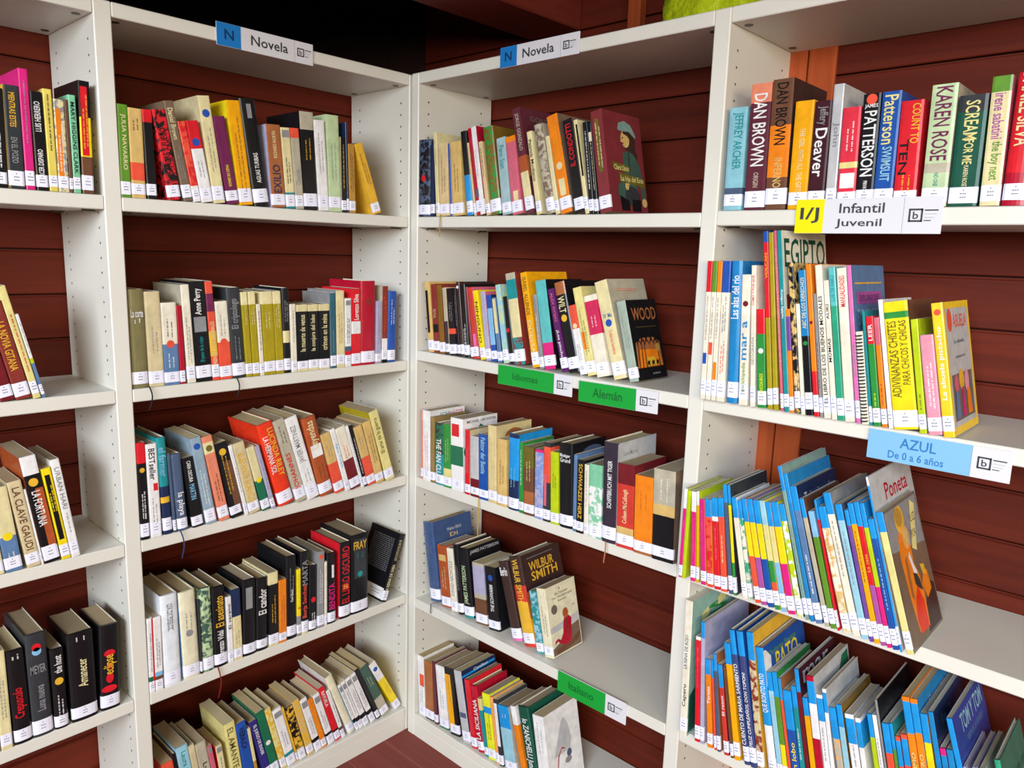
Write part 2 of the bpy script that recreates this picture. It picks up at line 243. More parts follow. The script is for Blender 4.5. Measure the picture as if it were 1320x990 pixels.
# ---------------------------------------------------------------- books
DATA = '''ROW LL1
-1.0216|0.0232|0.1847|-0.022|0|black; G:white:.2-.6
-0.995|0.0262|0.1933|-0.011|0|charcoal; T:gold:.6-.93:vMIENTRAS ESTES; T:grey:.25-.5:vEN EL POZO; L:gold
-0.9659|0.0157|0.2272|-0.002|0|magenta; G:grey:.35-.9
-0.9472|0.0202|0.1885|0.005|0|black; T:white:.1-.42:^TERCER DISPARO; T:white:.6-.9:^LUIS HERRERO
-0.9243|0.0152|0.1964|0.006|0|butter; G:black:.4-.95; L:butter
-0.9078|0.0188|0.18|-0.001|0|cream; P:orange:.12-.9:.1-.6; G:white:.2-.85; A:grey
-0.8871|0.0057|0.1817|0.002|0|brown
-0.88|0.0131|0.1923|0.002|0|mint; T:black:.2-.93:vMARY HIGGINS CLARK
-0.8641|0.0213|0.2235|-0.016|0|black; B:brown:0-.33; B:yellow:.33-.68; P:red:.34-.95:.15-.75; G:gold:.4-.9; L:black
ROW LL2
-1.0392|0.0241|0.1966|0.2|0.001|burgundy; G:gold:.3-.9
-1.0126|0.0272|0.2005|0.196|0.0011|brick; T:gold:.3-.8:vLA NOVIA GITANA
-0.9816|0.0134|0.234|0.205|0.0013|straw; G:red:.2-.75
-0.9654|0.0058|0.1777|0.212|0.0014|white; B:steel:0-.42; B:lime:.42-.48; G:grey:.5-.9
ROW LL3
-1.0817|0.0228|0.1834|0.087|0|cream; G:grey:.3-.9
-1.0564|0.0303|0.1834|0.093|0|cream; B:steel:0-.42; D:yellow:.42; G:white:.1-.3
-1.0175|0.025|0.1917|0.131|0|beige; T:brown:.2-.93:vLA CLAVE GAUDI; L:beige
-0.991|0.0038|0.1718|0.131|0|white
-0.9852|0.0294|0.2398|0.135|0|black; B:white:.83-1; P:rust:.15-.7:.5-1; T:white:.35-.68:vLA FORTUNA; D:gold:.76; L:rust
-0.9524|0.0176|0.2086|0.132|0|yellow; P:black:.22-.93:.2-.75; G:yellow:.5-.88; B:black:.03-.06
-0.9333|0.0169|0.2248|0.128|0|white; T:grey:.5-.92:vURBAN HARI; G:grey:.25-.45
ROW LL4
-1.1172|0.0221|0.2318|-0.002|0|white
-1.0925|0.0207|0.2242|0.003|0|cream; G:grey:.3-.8
-1.0672|0.033|0.2156|0.018|0|black; h; T:red:.28-.6:^Crepusculo; G:white:.9-.97; K
-1.0324|0.0386|0.2385|0.007|0|charcoal; h; D:red:.87; D:sky:.83; T:grey:.62-.7:-MEYER; T:grey:.25-.5:^Luna nueva; K
-0.9899|0.0267|0.1888|0|0|black; h; T:white:.7-.92:^the host; D:gold:.6; G:white:.12-.45; K
-0.9558|0.0528|0.2107|-0.001|0|black; h; T:cream:.38-.7:^Amanecer; G:white:.9-.97; K
-0.8953|0.0406|0.2063|-0.033|0|black; h; T:gold:.42-.65:^eclipse; Q:red; K
ROW L1
-0.7874|0.0203|0.1915|-0.005|0.0024|leafgreen; T:cream:.3-.9:vJULIA NAVARRO
-0.7651|0.0284|0.1873|0.001|0.0024|sand; B:coral:.2-.4; G:brown:.75-.92
-0.7327|0.0201|0.1882|0.016|0.0024|black; B:red:.86-1
-0.687|0.0281|0.1926|0.144|0.0024|red; A:black; T:black:.3-.8:^SANGRE Y FUEGO
-0.6519|0.0206|0.2157|0.172|0.0024|taupe; T:cream:.62-.93:vDaniel Brown; G:grey:.2-.55
-0.6296|0.0172|0.1758|0.172|0.0024|coral; B:white:0-.2; A:red
-0.6108|0.0275|0.1797|0.17|0.0024|white; B:red:.66-1; D:blue:.74; G:grey:.3-.6
-0.5816|0.0275|0.238|0.13|0.0024|cream; G:grey:.3-.75; L:beige; D:blue:.84
-0.5481|0.0289|0.1982|0.153|0.0024|plum; T:yellow:.2-.45:vPASEO DE GRACIA; L:plum
-0.5165|0.0329|0.2385|0.116|0.0024|amber; G:brown:.1-.9; L:yellow
-0.4776|0.0394|0.2486|0.134|0.0024|black; h; T:white:.22-.5:^AGUAS TURBIAS; P:grey:.82-.95:.35-.65; L:black
-0.4314|0.0374|0.1978|0.065|0.0024|copper; T:navy:.18-.52:^EXILIO; T:cream:.6-.92:^RICHARD NORTH; L:lilac
-0.3913|0.025|0.1953|0.072|0.0024|cream; B:teal:0-.2; G:black:.3-.7; P:grey:.88-.97
-0.3649|0.023|0.1975|0.065|0.0024|stone; B:coral:.88-1; T:grey:.3-.5:^Chocolat
-0.3406|0.0392|0.2414|0.047|0.0024|black; B:stone:.82-1; G:gold:.5-.8; L:black
-0.2978|0.0309|0.2267|0.057|0.0024|white; G:grey:.4-.9
-0.2655|0.0372|0.2447|0.034|0.0024|palegreen; G:grey:.3-.85; L:palegreen
-0.2264|0.015|0.1942|0.016|0.0024|black; G:gold:.3-.9; L:cream
-0.2083|0.0051|0.2336|0.025|0.0024|navy; L:navy
-0.2019|0.0198|0.1794|0.025|0.0024|ochre; G:brown:.3-.9
-0.1206|0.0252|0.1915|0.345|0.0024|gold; G:brown:.4-.9; L:gold
ROW L2
-0.785|0.0345|0.2219|0.004|0.0047|khaki; h; T:white:.72-.8:-La corte; G:white:.66-.72
-0.7479|0.0327|0.2163|0.011|0.0045|beige; G:grey:.35-.65
-0.7137|0.0341|0.1904|0.011|0.0043|ivory; B:steel:0-.5; D:coral:.5; G:black:.57-.82; G:white:.2-.4
-0.6776|0.0114|0.1835|0.015|0.0041|crimson
-0.6609|0.0196|0.2308|0.037|0.004|ivory; G:grey:.2-.7; L:stone
-0.6381|0.0359|0.2381|0.045|0.0039|black; T:white:.67-.93:^Anne Perry; P:grey:.5-.65; T:teal:.2-.45:^El peso de la culpa
-0.5993|0.0176|0.238|0.052|0.0036|coral; B:gold:.25-.5; B:plum:.7-.88; T:cream:.16-.6:^FRENTE A LOS CANIBALES
-0.5804|0.0301|0.1901|0.044|0.0035|ivory; B:coral:0-.48; D:coral:.48; G:grey:.55-.85
-0.5482|0.0346|0.222|0.048|0.0033|charcoal; h; T:grey:.55-.88:^El criptologo; G:grey:.2-.5
-0.5121|0.0161|0.2115|0.048|0.0031|mustard; B:cream:.85-1; G:cream:.6-.85
-0.4947|0.0182|0.2124|0.041|0.003|mustard; B:cream:.85-1; G:cream:.6-.85
-0.4752|0.0109|0.181|0.041|0.0029|ivory; G:black:.3-.9
-0.4629|0.0317|0.2118|0.034|0.0028|mustard; B:cream:.85-1; G:cream:.55-.85
-0.43|0.0214|0.2122|0.033|0.0026|mustard; B:cream:.85-1; G:cream:.55-.85
-0.4073|0.0198|0.2199|0.016|0.0025|black; B:cream:.36-.5; G:grey:.6-.95; h
-0.3861|0.0157|0.1782|0.015|0.0023|ivory; G:grey:.4-.9
-0.3691|0.0328|0.1759|0.007|0.0022|black; B:cream:.9-1; B:cream:0-.08; T:cream:.3-.85:^la muerte de venus
-0.335|0.0302|0.1756|0.004|0.002|black; B:cream:.9-1; B:cream:0-.08; T:cream:.3-.85:^la conjura del lobo
-0.3034|0.033|0.1757|-0.002|0.0018|black; B:cream:.9-1; B:cream:0-.08; T:cream:.3-.85:^crimen en la mina
-0.2662|0.0167|0.2042|0.014|0.0016|teal2; G:grey:.2-.5; L:grey
-0.2478|0.0262|0.2108|0.008|0.0015|cream; G:ochre:.3-.8; L:grey
-0.2203|0.0193|0.1892|-0.003|0.0013|white; B:red:.17-.23; B:slate:.23-.3; G:black:.3-.8; P:grey:.9-.97
-0.1988|0.0302|0.2153|0.002|0.0012|red; B:white:.42-.58; T:white:.6-.93:^Lorenzo Silva
-0.167|0.0491|0.2362|-0.004|0.001|crimson; h; L:crimson; D:brick:.75
-0.1161|0.0175|0.1787|-0.023|0.0007|lilac; G:grey:.3-.8
-0.0958|0.0195|0.2212|-0.014|0.0006|brick; B:white:.08-.32; B:black:0-.08; G:coral:.4-.9; L:stone
-0.075|0.0295|0.2062|-0.025|0.0004|blue; h; G:white:.5-.9
ROW L3
-0.7874|0.018|0.2311|0|-0.0024|black; B:red:.79-1; D:gold:.72; G:white:.2-.6
-0.766|0.0243|0.2248|0.011|-0.0026|white; T:black:.62-.95:vBESTseller; P:red:.5-.58:.5-.9; G:grey:.15-.45
-0.7366|0.0208|0.2361|0.03|-0.003|navy; B:teal:.5-1; B:gold:.33-.39; T:sky:.6-.9:vel farmer; h
-0.7128|0.0057|0.1932|0.04|-0.0033|slate
-0.7032|0.025|0.1908|0.055|-0.0034|slate; T:white:.2-.5:vla playa; h
-0.6672|0.0257|0.1778|0.11|-0.0038|black; T:white:.65-.95:vCARA OSCURA; T:sky:.4-.62:vMARTIN
-0.6333|0.0256|0.2238|0.147|-0.0042|pewter; G:white:.2-.8; D:blue:.9; L:pewter
-0.5995|0.0254|0.224|0.176|-0.0046|salmon; B:cream:.8-.93; D:olive:.86; G:brown:.2-.6
-0.5684|0.0316|0.2015|0.195|-0.005|black; P:brown:.05-.75:.45-1; G:gold:.3-.9; D:gold:.88
-0.5324|0.0095|0.1931|0.208|-0.0054|white; G:grey:.3-.7
-0.5209|0.0302|0.195|0.211|-0.0056|beige; T:gold:.15-.85:vELEFANTE BLANCO
-0.4843|0.0221|0.1794|0.235|-0.006|cream; B:green2:0-.48; D:yellow:.48
-0.4585|0.0116|0.181|0.244|-0.0063|lilac; G:grey:.3-.8
-0.435|0.0431|0.2347|0.257|-0.0066|vermilion; h; T:gold:.35-.93:vLUCINDA RILEY; T:white:.4-.85:vLA HERMANA SOL; L:vermilion
-0.3844|0.031|0.2416|0.277|-0.0072|stone; T:red:.15-.6:^JOHANNES; G:black:.7-.95
-0.3507|0.0353|0.2432|0.278|-0.0077|white; T:grey:.45-.9:^JAVIER MARTINEZ; G:grey:.2-.4
-0.3108|0.0415|0.2334|0.24|-0.0081|rust; h; T:cream:.6-.95:^Leyendas; P:white:.5-.65; G:brown:.2-.45
-0.2625|0.0293|0.1814|0.264|-0.0087|sand; B:coral:0-.5; G:grey:.6-.9
-0.2292|0.0155|0.1927|0.272|-0.0091|white; T:sky:.3-.85:vAgua Turbia
-0.2103|0.0322|0.1923|0.28|-0.0094|ivory; B:burgundy:0-.48; G:coral:.5-.8
-0.1746|0.0083|0.1965|0.284|-0.0098|white; G:grey:.2-.8
-0.1647|0.0103|0.1943|0.277|-0.0099|black; G:white:.2-.8
-0.1519|0.0279|0.187|0.281|-0.0101|sand; B:coral:0-.48; G:grey:.6-.9
-0.1216|0.0271|0.1958|0.263|-0.0105|sand; G:brown:.3-.9
-0.0871|0.031|0.2257|0.288|-0.0109|straw; T:olive:.4-.9:^El arte de la guerra; L:mustard
ROW L4
-0.7874|0.0128|0.1914|-0.01|0|white; P:red:.05-1:.75-1; B:green2:.13-.22; G:grey:.25-.8
-0.7735|0.0183|0.1892|-0.009|0|white; B:brown:.12-.2; B:sky:.2-.26; G:grey:.3-.9; L:red
-0.7513|0.0406|0.2363|0.006|0|white2; T:grey:.62-.9:vDIA DE PERROS; G:grey:.6-.9; h
-0.7036|0.0406|0.2311|0.024|0|cream2; h; G:grey:.5-.9; D:grey:.52; L:sky; K
-0.6616|0.0046|0.2007|0.008|0|charcoal
-0.6545|0.0285|0.2247|0.013|0|green3; h; G:palegreen:.6-.92; A:palegreen
-0.6236|0.0336|0.2176|0.01|0|black; h; T:gold:.5-.88:^El asesinato; T:white:.12-.45:^Lorenzo Vidal
-0.5879|0.014|0.1821|0.014|0|white; T:black:.5-.9:^El verano
-0.5726|0.0226|0.1962|0.01|0|cream; B:navy:.62-1; G:grey:.2-.5
-0.5465|0.0366|0.2101|-0.019|0|black; h; P:grey:.62-.9:.2-.7; K
-0.5086|0.0314|0.2037|-0.024|0|black; h; T:white:.5-.85:^El candor
-0.4724|0.0279|0.2103|-0.007|0|black; B:cream:.84-1; B:cream:0-.12; G:gold:.3-.75; K
-0.4432|0.0223|0.1808|-0.016|0|orange; G:rust:.2-.8
-0.4196|0.0301|0.2398|-0.016|0|black; h; T:white:.45-.6:^Charo Alonso; L:black; G:grey:.5-.9
-0.3874|0.0115|0.196|-0.012|0|yellow; B:grey:0-.3; D:coral:.42
-0.3744|0.0234|0.2406|-0.011|0|black; h; T:grey:.6-.9:^MARTA; T:coral:.2-.6:^Borja Sanchez; B:cream:0-.1; K
-0.3497|0.0243|0.1928|-0.026|0|black; h; D:red:.48; G:white:.15-.35
-0.3224|0.0212|0.2277|-0.018|0|grey; G:white:.3-.8; D:coral:.93
-0.2991|0.0076|0.1927|-0.013|0|ivory
-0.2885|0.0276|0.2131|-0.005|0|black; h; T:magenta:.2-.57:^BENDITA; P:white:.65-.83:.5-.75; K
-0.247|0.0369|0.2318|-0.015|0|black; h; T:red:.2-.95:^EL LIBRO OSCURO; L:red; D:gold:.42
-0.2067|0.0598|0.2435|-0.006|0|black; h; P:charcoal:.45-.95:.15-.85; T:gold:.82-.92:-FRAY; D:teal:.5; G:teal:.7-.8; K
-0.0995|0.0201|0.213|-0.354|0|black; T:cream:.15-.55:^LA REINA DE SABA; G:cream:.6-.95; L:black; X:backtext
ROW L5
-0.7432|0.0273|0.1841|0.123|0.012|coral
-0.7128|0.0084|0.1998|0.131|0.0121|black; h
-0.703|0.0292|0.2105|0.127|0.0121|sky2; T:teal:.4-.93:vLaura Gallego; L:sky2
-0.6718|0.015|0.2022|0.129|0.0122|beige
-0.6539|0.0268|0.1979|0.137|0.0123|stone; T:black:.3-.8:vLydia; L:beige
-0.6237|0.0121|0.1778|0.147|0.0124|rose; B:red:.0-.1; P:grey:.88-.97
-0.6078|0.0169|0.1653|0.119|0.0124|cream; P:grey:.88-.97; L:red; G:grey:.3-.8
-0.5773|0.029|0.2158|0.119|0.0125|straw; T:olive:.35-.93:vEL AMANTE; L:straw
-0.5442|0.0281|0.2017|0.132|0.0126|blue; T:black:.6-.93:vWEIRAUCH
-0.5134|0.0084|0.1754|0.139|0.0127|cream; B:ochre:0-.4
-0.4892|0.0208|0.1911|0.219|0.0128|indigo; T:white:.4-.93:vEL JUEGO DE ENDER
-0.4666|0.0231|0.21|0.214|0.0128|green2; D:white:.5
-0.4379|0.0176|0.2093|0.232|0.0129|straw; A:gold
-0.4184|0.0271|0.1956|0.232|0.013|white; B:teal:.15-.22; P:grey:.86-.95; G:grey:.3-.7
-0.3874|0.0055|0.1938|0.241|0.0131|gold
-0.3804|0.0219|0.1847|0.227|0.0131|black; A:gold; B:white:.0-.2
-0.3523|0.0208|0.1963|0.25|0.0132|sand; A:gold
-0.3269|0.0215|0.19|0.264|0.0133|white; B:black:.12-.24; P:grey:.84-.95; G:grey:.3-.7
-0.3032|0.0158|0.1805|0.264|0.0133|orange; G:gold:.3-.8
-0.2819|0.0212|0.1873|0.284|0.0134|white; B:black:.12-.22; P:grey:.84-.95; G:grey:.3-.7
-0.2567|0.0184|0.2019|0.293|0.0135|red; B:black:.12-.2; L:red; T:white:.65-.93:vRAYUELA
-0.2343|0.0121|0.1835|0.303|0.0135|white; B:brown:.12-.22; G:grey:.3-.7
-0.2098|0.0239|0.2298|0.356|0.0136|cream2; h; L:white
-0.1825|0.0103|0.1867|0.359|0.0137|white; B:black:.14-.24; P:grey:.86-.96; G:grey:.3-.8; L:sky
-0.1702|0.0139|0.1914|0.356|0.0137|white; B:black:.14-.24; P:grey:.86-.96; G:grey:.3-.8
-0.1534|0.0187|0.1965|0.359|0.0138|white; B:black:.14-.24; P:grey:.86-.96; G:grey:.3-.8
-0.127|0.0179|0.2044|0.383|0.0139|white; B:black:.14-.24; P:grey:.86-.96; G:grey:.3-.8
-0.1024|0.0133|0.2155|0.401|0.0139|black
-0.0835|0.0295|0.2126|0.415|0.014|green3; B:stone:0-.36; G:palegreen:.6-.9
-0.0306|0.0248|0.2186|0.493|0.0142|white; B:yellow:.14-.66; D:blue:.88; G:gold:.3-.6
ROW R1
0.0302|0.0492|0.2104|0|0|black; h; A:slate; D:red:.5
0.0861|0.0141|0.1938|0.029|0|navy
0.1099|0.0133|0.2253|0.074|0|cream; G:grey:.6-.9; R:cream
0.1244|0.0373|0.1952|0.052|0|ecru; G:brown:.3-.85; L:olive
0.169|0.0075|0.1923|0.084|0|blue
0.178|0.0405|0.1945|0.084|0|sand; G:brown:.3-.85
0.2336|0.0219|0.2208|0.154|0|black; B:sky3:0-.48; h
0.2617|0.0067|0.191|0.178|0|ecru
0.2726|0.0321|0.2279|0.192|0|crimson; P:white:0-1:.45-1; P:slate:.2-.3:.2-.5; G:rose:.4-.9
0.3081|0.0119|0.1905|0.195|0|ecru; G:brown:.5-.9
0.323|0.035|0.2236|0.177|0|bronze; h; A:green; R:bronze
0.3663|0.03|0.1927|0.159|0|palesky; T:teal:.6-.9:vPenn Stan
0.4011|0.0321|0.1936|0.175|0|rose; B:orange:.93-1; P:cream:.12-.3:.3-.8
0.4477|0.0255|0.2631|0.233|0|wine; B:cream:.05-.4; B:rust:.4-.55; T:stone:.6-.95:vJORGE GONZALO; R:wine; X:gonzalo
0.482|0.0154|0.2029|0.212|0|cream; T:black:.4-.9:vPatrick Modiano
0.5142|0.0253|0.2184|0.252|0|stone; h; A:taupe; R:stone
0.5428|0.0118|0.1876|0.228|0|cream
0.5612|0.0322|0.235|0.254|0|orange; D:cream:.48; G:amber:.55-.9; P:cream:.18-.35:.2-.75; R:taupe
0.6033|0.027|0.2204|0.233|0|black; T:red:.5-.95:^IL CONDOTTI; R:taupe
0.6324|0.0103|0.2182|0.222|0|cream; P:black:.4-.95:.5-1
0.6443|0.0129|0.2088|0.158|0|black; G:white:.2-.9
0.6599|0.0096|0.205|0.164|0|black; G:cream:.2-.9; P:ivory:.8-.9
0.676|0.0307|0.2304|0.188|0|maroon; P:olive:.4-.92:.3-.65; G:cream:.42-.9; R:maroon; X:portrait
ROW R2
0.0825|0.022|0.2016|0.119|0.0014|sand; P:black:.28-.88:.15-.6
0.1059|0.0217|0.1964|0.101|0.0026|brick; B:black:.3-.42; G:cream:.5-.7; R:brick
0.1293|0.0205|0.1946|0.103|0.0037|bronze; R:brick
0.1547|0.0137|0.1889|0.121|0.0049|stone; B:charcoal:0-.5; R:cream
0.1697|0.0255|0.1878|0.114|0.0057|black; B:coral:.32-.4; G:grey:.5-.9
0.2001|0.0096|0.1899|0.132|0.0071|black; G:grey:.4-.9
0.2111|0.013|0.2078|0.129|0.0077|darkbrown; h; D:white:.93; R:darkbrown
0.2255|0.0179|0.201|0.129|0.0085|black; h; G:white:.1-.5
0.251|0.0085|0.196|0.16|0.0096|maroon
0.262|0.0163|0.1955|0.166|0.0102|red2; P:pink:.1-.35:.3-.9; R:rose
0.2873|0.018|0.1887|0.205|0.0114|yellow; T:black:.2-.88:vNINGUNO
0.307|0.0179|0.1862|0.159|0.0124|lilac; R:rose
0.3282|0.0185|0.1787|0.168|0.0134|blue; B:sky:.25-.8; R:navy
0.3499|0.0158|0.1731|0.178|0.0145|steel; P:cream:.45-.98:.1-.8; R:navy
0.3699|0.0171|0.2086|0.192|0.0154|palegreen; A:sky2; B:sky2:.3-.5
0.3886|0.0185|0.1782|0.186|0.0163|black; D:red:.5; h
0.4106|0.0337|0.2399|0.196|0.0174|brick; A:teal; B:teal:.72-.93; B:cream:.3-.72; B:stone:.93-1; R:brick
0.4685|0.0217|0.2455|0.226|0.0202|amber; T:cream:.15-.5:vODESSA; T:olive:.55-.95:vISABEL ALLENDE; R:amber
0.492|0.0121|0.1892|0.183|0.0214|grey; G:ivory:.3-.75
0.5093|0.0341|0.2255|0.201|0.0223|aqua; B:magenta:0-.3; R:black
0.5622|0.0187|0.2102|0.28|0.0245|purple; T:white:.12-.5:v¡Los pinchos!; T:rose:.6-.95:vALEX RIOJAS
0.583|0.0325|0.2265|0.277|0.0256|black; B:copper:.86-1; h; T:cream:.66-.84:vWILT; D:gold:.6; R:black
0.6181|0.0202|0.172|0.277|0.0273|white; B:coral:.66-1; D:cream:.7; G:grey:.2-.5
0.6404|0.0248|0.217|0.276|0.0284|straw; G:olive:.2-.9; P:orange:.3-.5:.1-.5; R:straw
0.6676|0.037|0.1981|0.27|0.0297|ivory; B:rose2:.52-.93; G:white:.6-.75
0.7159|0.0356|0.2367|0.31|0.032|cream; T:coral:.25-.5:vTodos los hombres; D:blue:.57; T:steel:.62-.67:-W Me; R:stone; X:twolines
0.7589|0.0251|0.1902|0.27|0.034|sage; G:grey:.4-.85; R:black; X:sunset
ROW R3
0.0549|0.0057|0.2088|0.011|-0.0003|salmon
0.0641|0.033|0.2119|0.022|-0.0004|white; G:magenta:.1-.9; R:white; X:ichhatte
0.0985|0.0171|0.1975|0.018|-0.0008|tan
0.1176|0.0376|0.1832|0.022|-0.001|green2; B:teal:0-.5; h; T:white:.1-.75:vTHE FAN CLUB; A:charcoal
0.1579|0.0305|0.1866|0.029|-0.0014|green; G:palegreen:.4-.9; B:straw:.15-.3
0.1915|0.0502|0.2108|0.039|-0.0017|white; B:green2:.35-.62; P:red:.75-.92:.1-.7; A:white; R:white; X:scribble
0.2489|0.0191|0.1864|0.02|-0.0023|red; G:rose:.3-.9; R:beige
0.2722|0.0324|0.173|0.037|-0.0026|burgundy; B:lightgrey:.3-1
0.306|0.0346|0.1845|0.038|-0.0029|cobalt; T:sky2:.4-.95:vFaktor der Bestie
0.3428|0.0315|0.2157|0.038|-0.0033|parchment; R:parchment; X:oval
0.3773|0.0348|0.1849|0.036|-0.0037|sand; G:brown:.3-.8
0.416|0.0365|0.2072|0.018|-0.0041|navy; h; B:sky3:.4-.95; G:sky2:.3-.7; R:sky3
0.4585|0.0136|0.1896|0.035|-0.0045|green; G:white:.4-.9
0.4751|0.0342|0.1829|0.045|-0.0047|brown; B:copper:.15-.35; B:olive:.7-1; G:straw:.5-.9
0.5134|0.0277|0.1835|0.026|-0.0051|periwinkle; B:magenta:.96-1; A:lilac
0.543|0.0211|0.2063|0.028|-0.0054|charcoal; B:coral:.5-.95; P:rose:.2-.6:.1-.5
0.5685|0.025|0.1876|0.045|-0.0057|lime; G:olive:.5-.8
0.5967|0.0422|0.2154|0.055|-0.006|black; h; T:white:.83-.88:-Blutiger; T:white:.78-.83:-Grund; R:black; X:figure
0.6411|0.0093|0.195|0.031|-0.0064|steel
0.6517|0.0201|0.1847|0.021|-0.0065|black; T:gold:.2-.95:vSCHWARZES HERZ
0.6757|0.0124|0.1778|0.036|-0.0068|ivory; G:grey:.4-.9
0.6897|0.0377|0.1828|0.036|-0.0069|white; B:mint:.7-1; A:mint
0.7287|0.0426|0.2456|0.029|-0.0073|aubergine; h; T:white:.35-.82:^SCHIFFBRUCH MIT TIGER; R:lightgrey; X:martel
0.7736|0.0467|0.2026|0.034|-0.0078|red2; B:burgundy:.76-1; B:sand:.1-.25; T:cream:.3-.7:^Colleen McCullough; R:burgundy
0.8226|0.0484|0.1851|0.035|-0.0083|orange; B:copper:0-.15; G:rust:.55-.9
0.873|0.0552|0.2117|0.038|-0.0088|black; B:sand:.5-.62; B:stone:.62-1; G:white:.65-.95; R:taupe
ROW R4
0.0722|0.045|0.2474|0.171|0.0273|slateblue; h; G:grey:.6-.75; R:slateblue; X:elfeld
0.1278|0.039|0.1919|0.145|0.0273|rust; G:cream:.3-.7; P:sand:.75-.85
0.1702|0.0259|0.1939|0.144|0.0273|ivory; T:grey:.25-.8:^DAVID NICHOLLS
0.1993|0.0213|0.212|0.15|0.0273|black; h; G:grey:.3-.9
0.225|0.0395|0.2091|0.162|0.0273|black; h; T:palegreen:.2-.75:^JAMES PATTERSON; B:teal:0-.05; R:black; X:patterson
0.2768|0.0458|0.1832|0.131|0.0273|stone; B:brown:0-.42; B:lilac:.5-.95
0.3297|0.0424|0.1868|0.14|0.0273|black; D:blue:.83; T:white:.3-.72:^THE SCHWARM; R:black
0.4205|0.0357|0.2232|0.298|0.0273|darkbrown; B:pink:0-.06; T:white:.82-.93:-Berlin; h
0.4658|0.0445|0.2505|0.291|0.0273|red2; h; B:gold:.05-.5; B:darkbrown:.68-1; T:gold:.5-.97:vWILBUR SMITH; R:darkbrown; X:wilbur
0.5135|0.023|0.1723|0.219|0.0273|teal; A:sky2
0.5418|0.031|0.1881|0.219|0.0273|cream2; G:olive:.3-.8; R:cream2; X:monk
ROW R5
0.0436|0.0289|0.1987|0.067|0.0119|white; P:coral:.5-.7:.3-1; G:grey:.2-.5
0.0757|0.0371|0.1936|0.068|0.0121|copper; B:black:0-.06
0.1173|0.0137|0.2053|0.084|0.0123|wine
0.1424|0.0397|0.2023|0.133|0.0125|white; B:green2:0-.05; G:grey:.3-.7
0.1916|0.0405|0.2123|0.172|0.0127|black; P:amber:.1-.9:0-.6; G:olive:.5-.9
0.2472|0.0329|0.2217|0.223|0.013|lightgrey; P:slate:.35-.42; R:navy; X:bluebar
0.2839|0.0213|0.2097|0.188|0.0132|red; G:rose:.2-.7
0.3101|0.0242|0.201|0.202|0.0134|crimson; h; T:white:.2-.8:^LA SICILIANA
0.3397|0.0135|0.1731|0.222|0.0135|teal; B:straw:.8-1
0.3549|0.0295|0.1986|0.18|0.0136|lemon; B:sky3:.7-.8; G:olive:.3-.7
0.3869|0.0106|0.1993|0.182|0.0138|apricot
0.3992|0.0151|0.1966|0.176|0.0138|charcoal; P:white:.3-.95
0.4241|0.043|0.1904|0.219|0.014|sky2; B:sky3:.66-1; G:white:.82-.9; R:stone
0.4909|0.0179|0.2122|0.285|0.0143|orange; B:white:.75-1
0.5136|0.0388|0.2229|0.254|0.0144|green4; h; T:white:.15-.85:v lo ZANICHELLI Junior; R:green4
0.5572|0.0388|0.2205|0.196|0.0147|white; G:grey:.5-.95; R:white; X:fishbowl
ROW RR1
0.982|0.0374|0.1972|0.006|0|aqua2; T:teal:.4-.95:vJEFFREY ARCHER; B:slate:.15-.22
1.0266|0.0407|0.2366|0.013|0|wine; T:white:.35-.92:vDAN BROWN; T:stone:.18-.3:vORIGIN; B:salmon:.85-1; S:.02-.15
1.0694|0.0407|0.2397|0.014|0|brown; B:orange:.25-.65; T:black:.5-.97:vDAN BROWN; T:sand:.17-.4:vINFERNO; R:darkbrown
1.1152|0.0347|0.1955|0.007|0|amber; T:cream:.15-.75:vTHE GIRL WITH ALL THE GIFTS; X:none
1.1517|0.0299|0.1919|0.003|0|darkwine; T:white:.3-.75:vDeaver; T:grey:.78-.95:vJeffery
1.1852|0.018|0.2177|0.015|0|lightgrey; T:grey:.4-.8:vJohn; R:lightgrey
1.2065|0.031|0.1752|0.026|0|red3; G:white:.55-.9; B:straw:.4-.46; P:white:.2-.35
1.2388|0.0291|0.1947|0.018|0|black; T:white:.28-.85:vPATTERSON; T:white:.87-.91:-JAMES; D:coral:.95; T:white:.14-.24:vPRIVATE
1.2692|0.0308|0.1948|0.011|0|cobalt; T:straw:.55-.97:vPatterson; T:sky2:.23-.53:vSWIMSUIT; R:cobalt
1.3027|0.035|0.176|0.019|0|red; T:gold:.6-.97:vCOUNT TO; T:black:.3-.65:vTEN; G:gold:.15-.35
1.3469|0.0385|0.1969|0.01|0|palegreen; T:plum:.38-.98:vKAREN ROSE; B:stone:.28-.36; T:teal:.17-.28:vNO ONE; R:stone
1.3889|0.0412|0.1753|0.008|0|green4; T:straw:.6-.95:vSCREAM; T:straw:.38-.6:vFOR ME; T:cream:.18-.37:vKAREN ROSE; B:charcoal:.85-1
1.4349|0.0274|0.1993|0.018|0|cream; B:leafgreen:.88-1; T:orchid:.52-.87:virene sabatini; T:leafgreen:.2-.5:vthe boy next; R:rose
1.4648|0.0346|0.2016|-0.005|0|red; T:cream:.45-1:vDANIEL SILVA; B:crimson:0-.25; h
ROW RR2
0.9735|0.0106|0.2838|0.017|-0.0238|ivory; B:red:.78-1; P:blue:.26-.34; G:grey:.4-.75
0.9859|0.0101|0.2841|0.02|-0.0234|ivory; B:leafgreen:.78-1; P:coral:.33-.42; G:grey:.45-.75
0.998|0.0098|0.2845|0.024|-0.0231|ivory; B:orange:.78-1; P:orange:.15-.28; G:grey:.45-.75
1.0097|0.0172|0.2848|0.027|-0.0227|ivory; B:blue:.78-1; G:coral:.2-.45; G:grey:.5-.75
1.0319|0.0225|0.2855|0.041|-0.0221|cerulean; T:white:.6-.9:^Las alas del rio; h
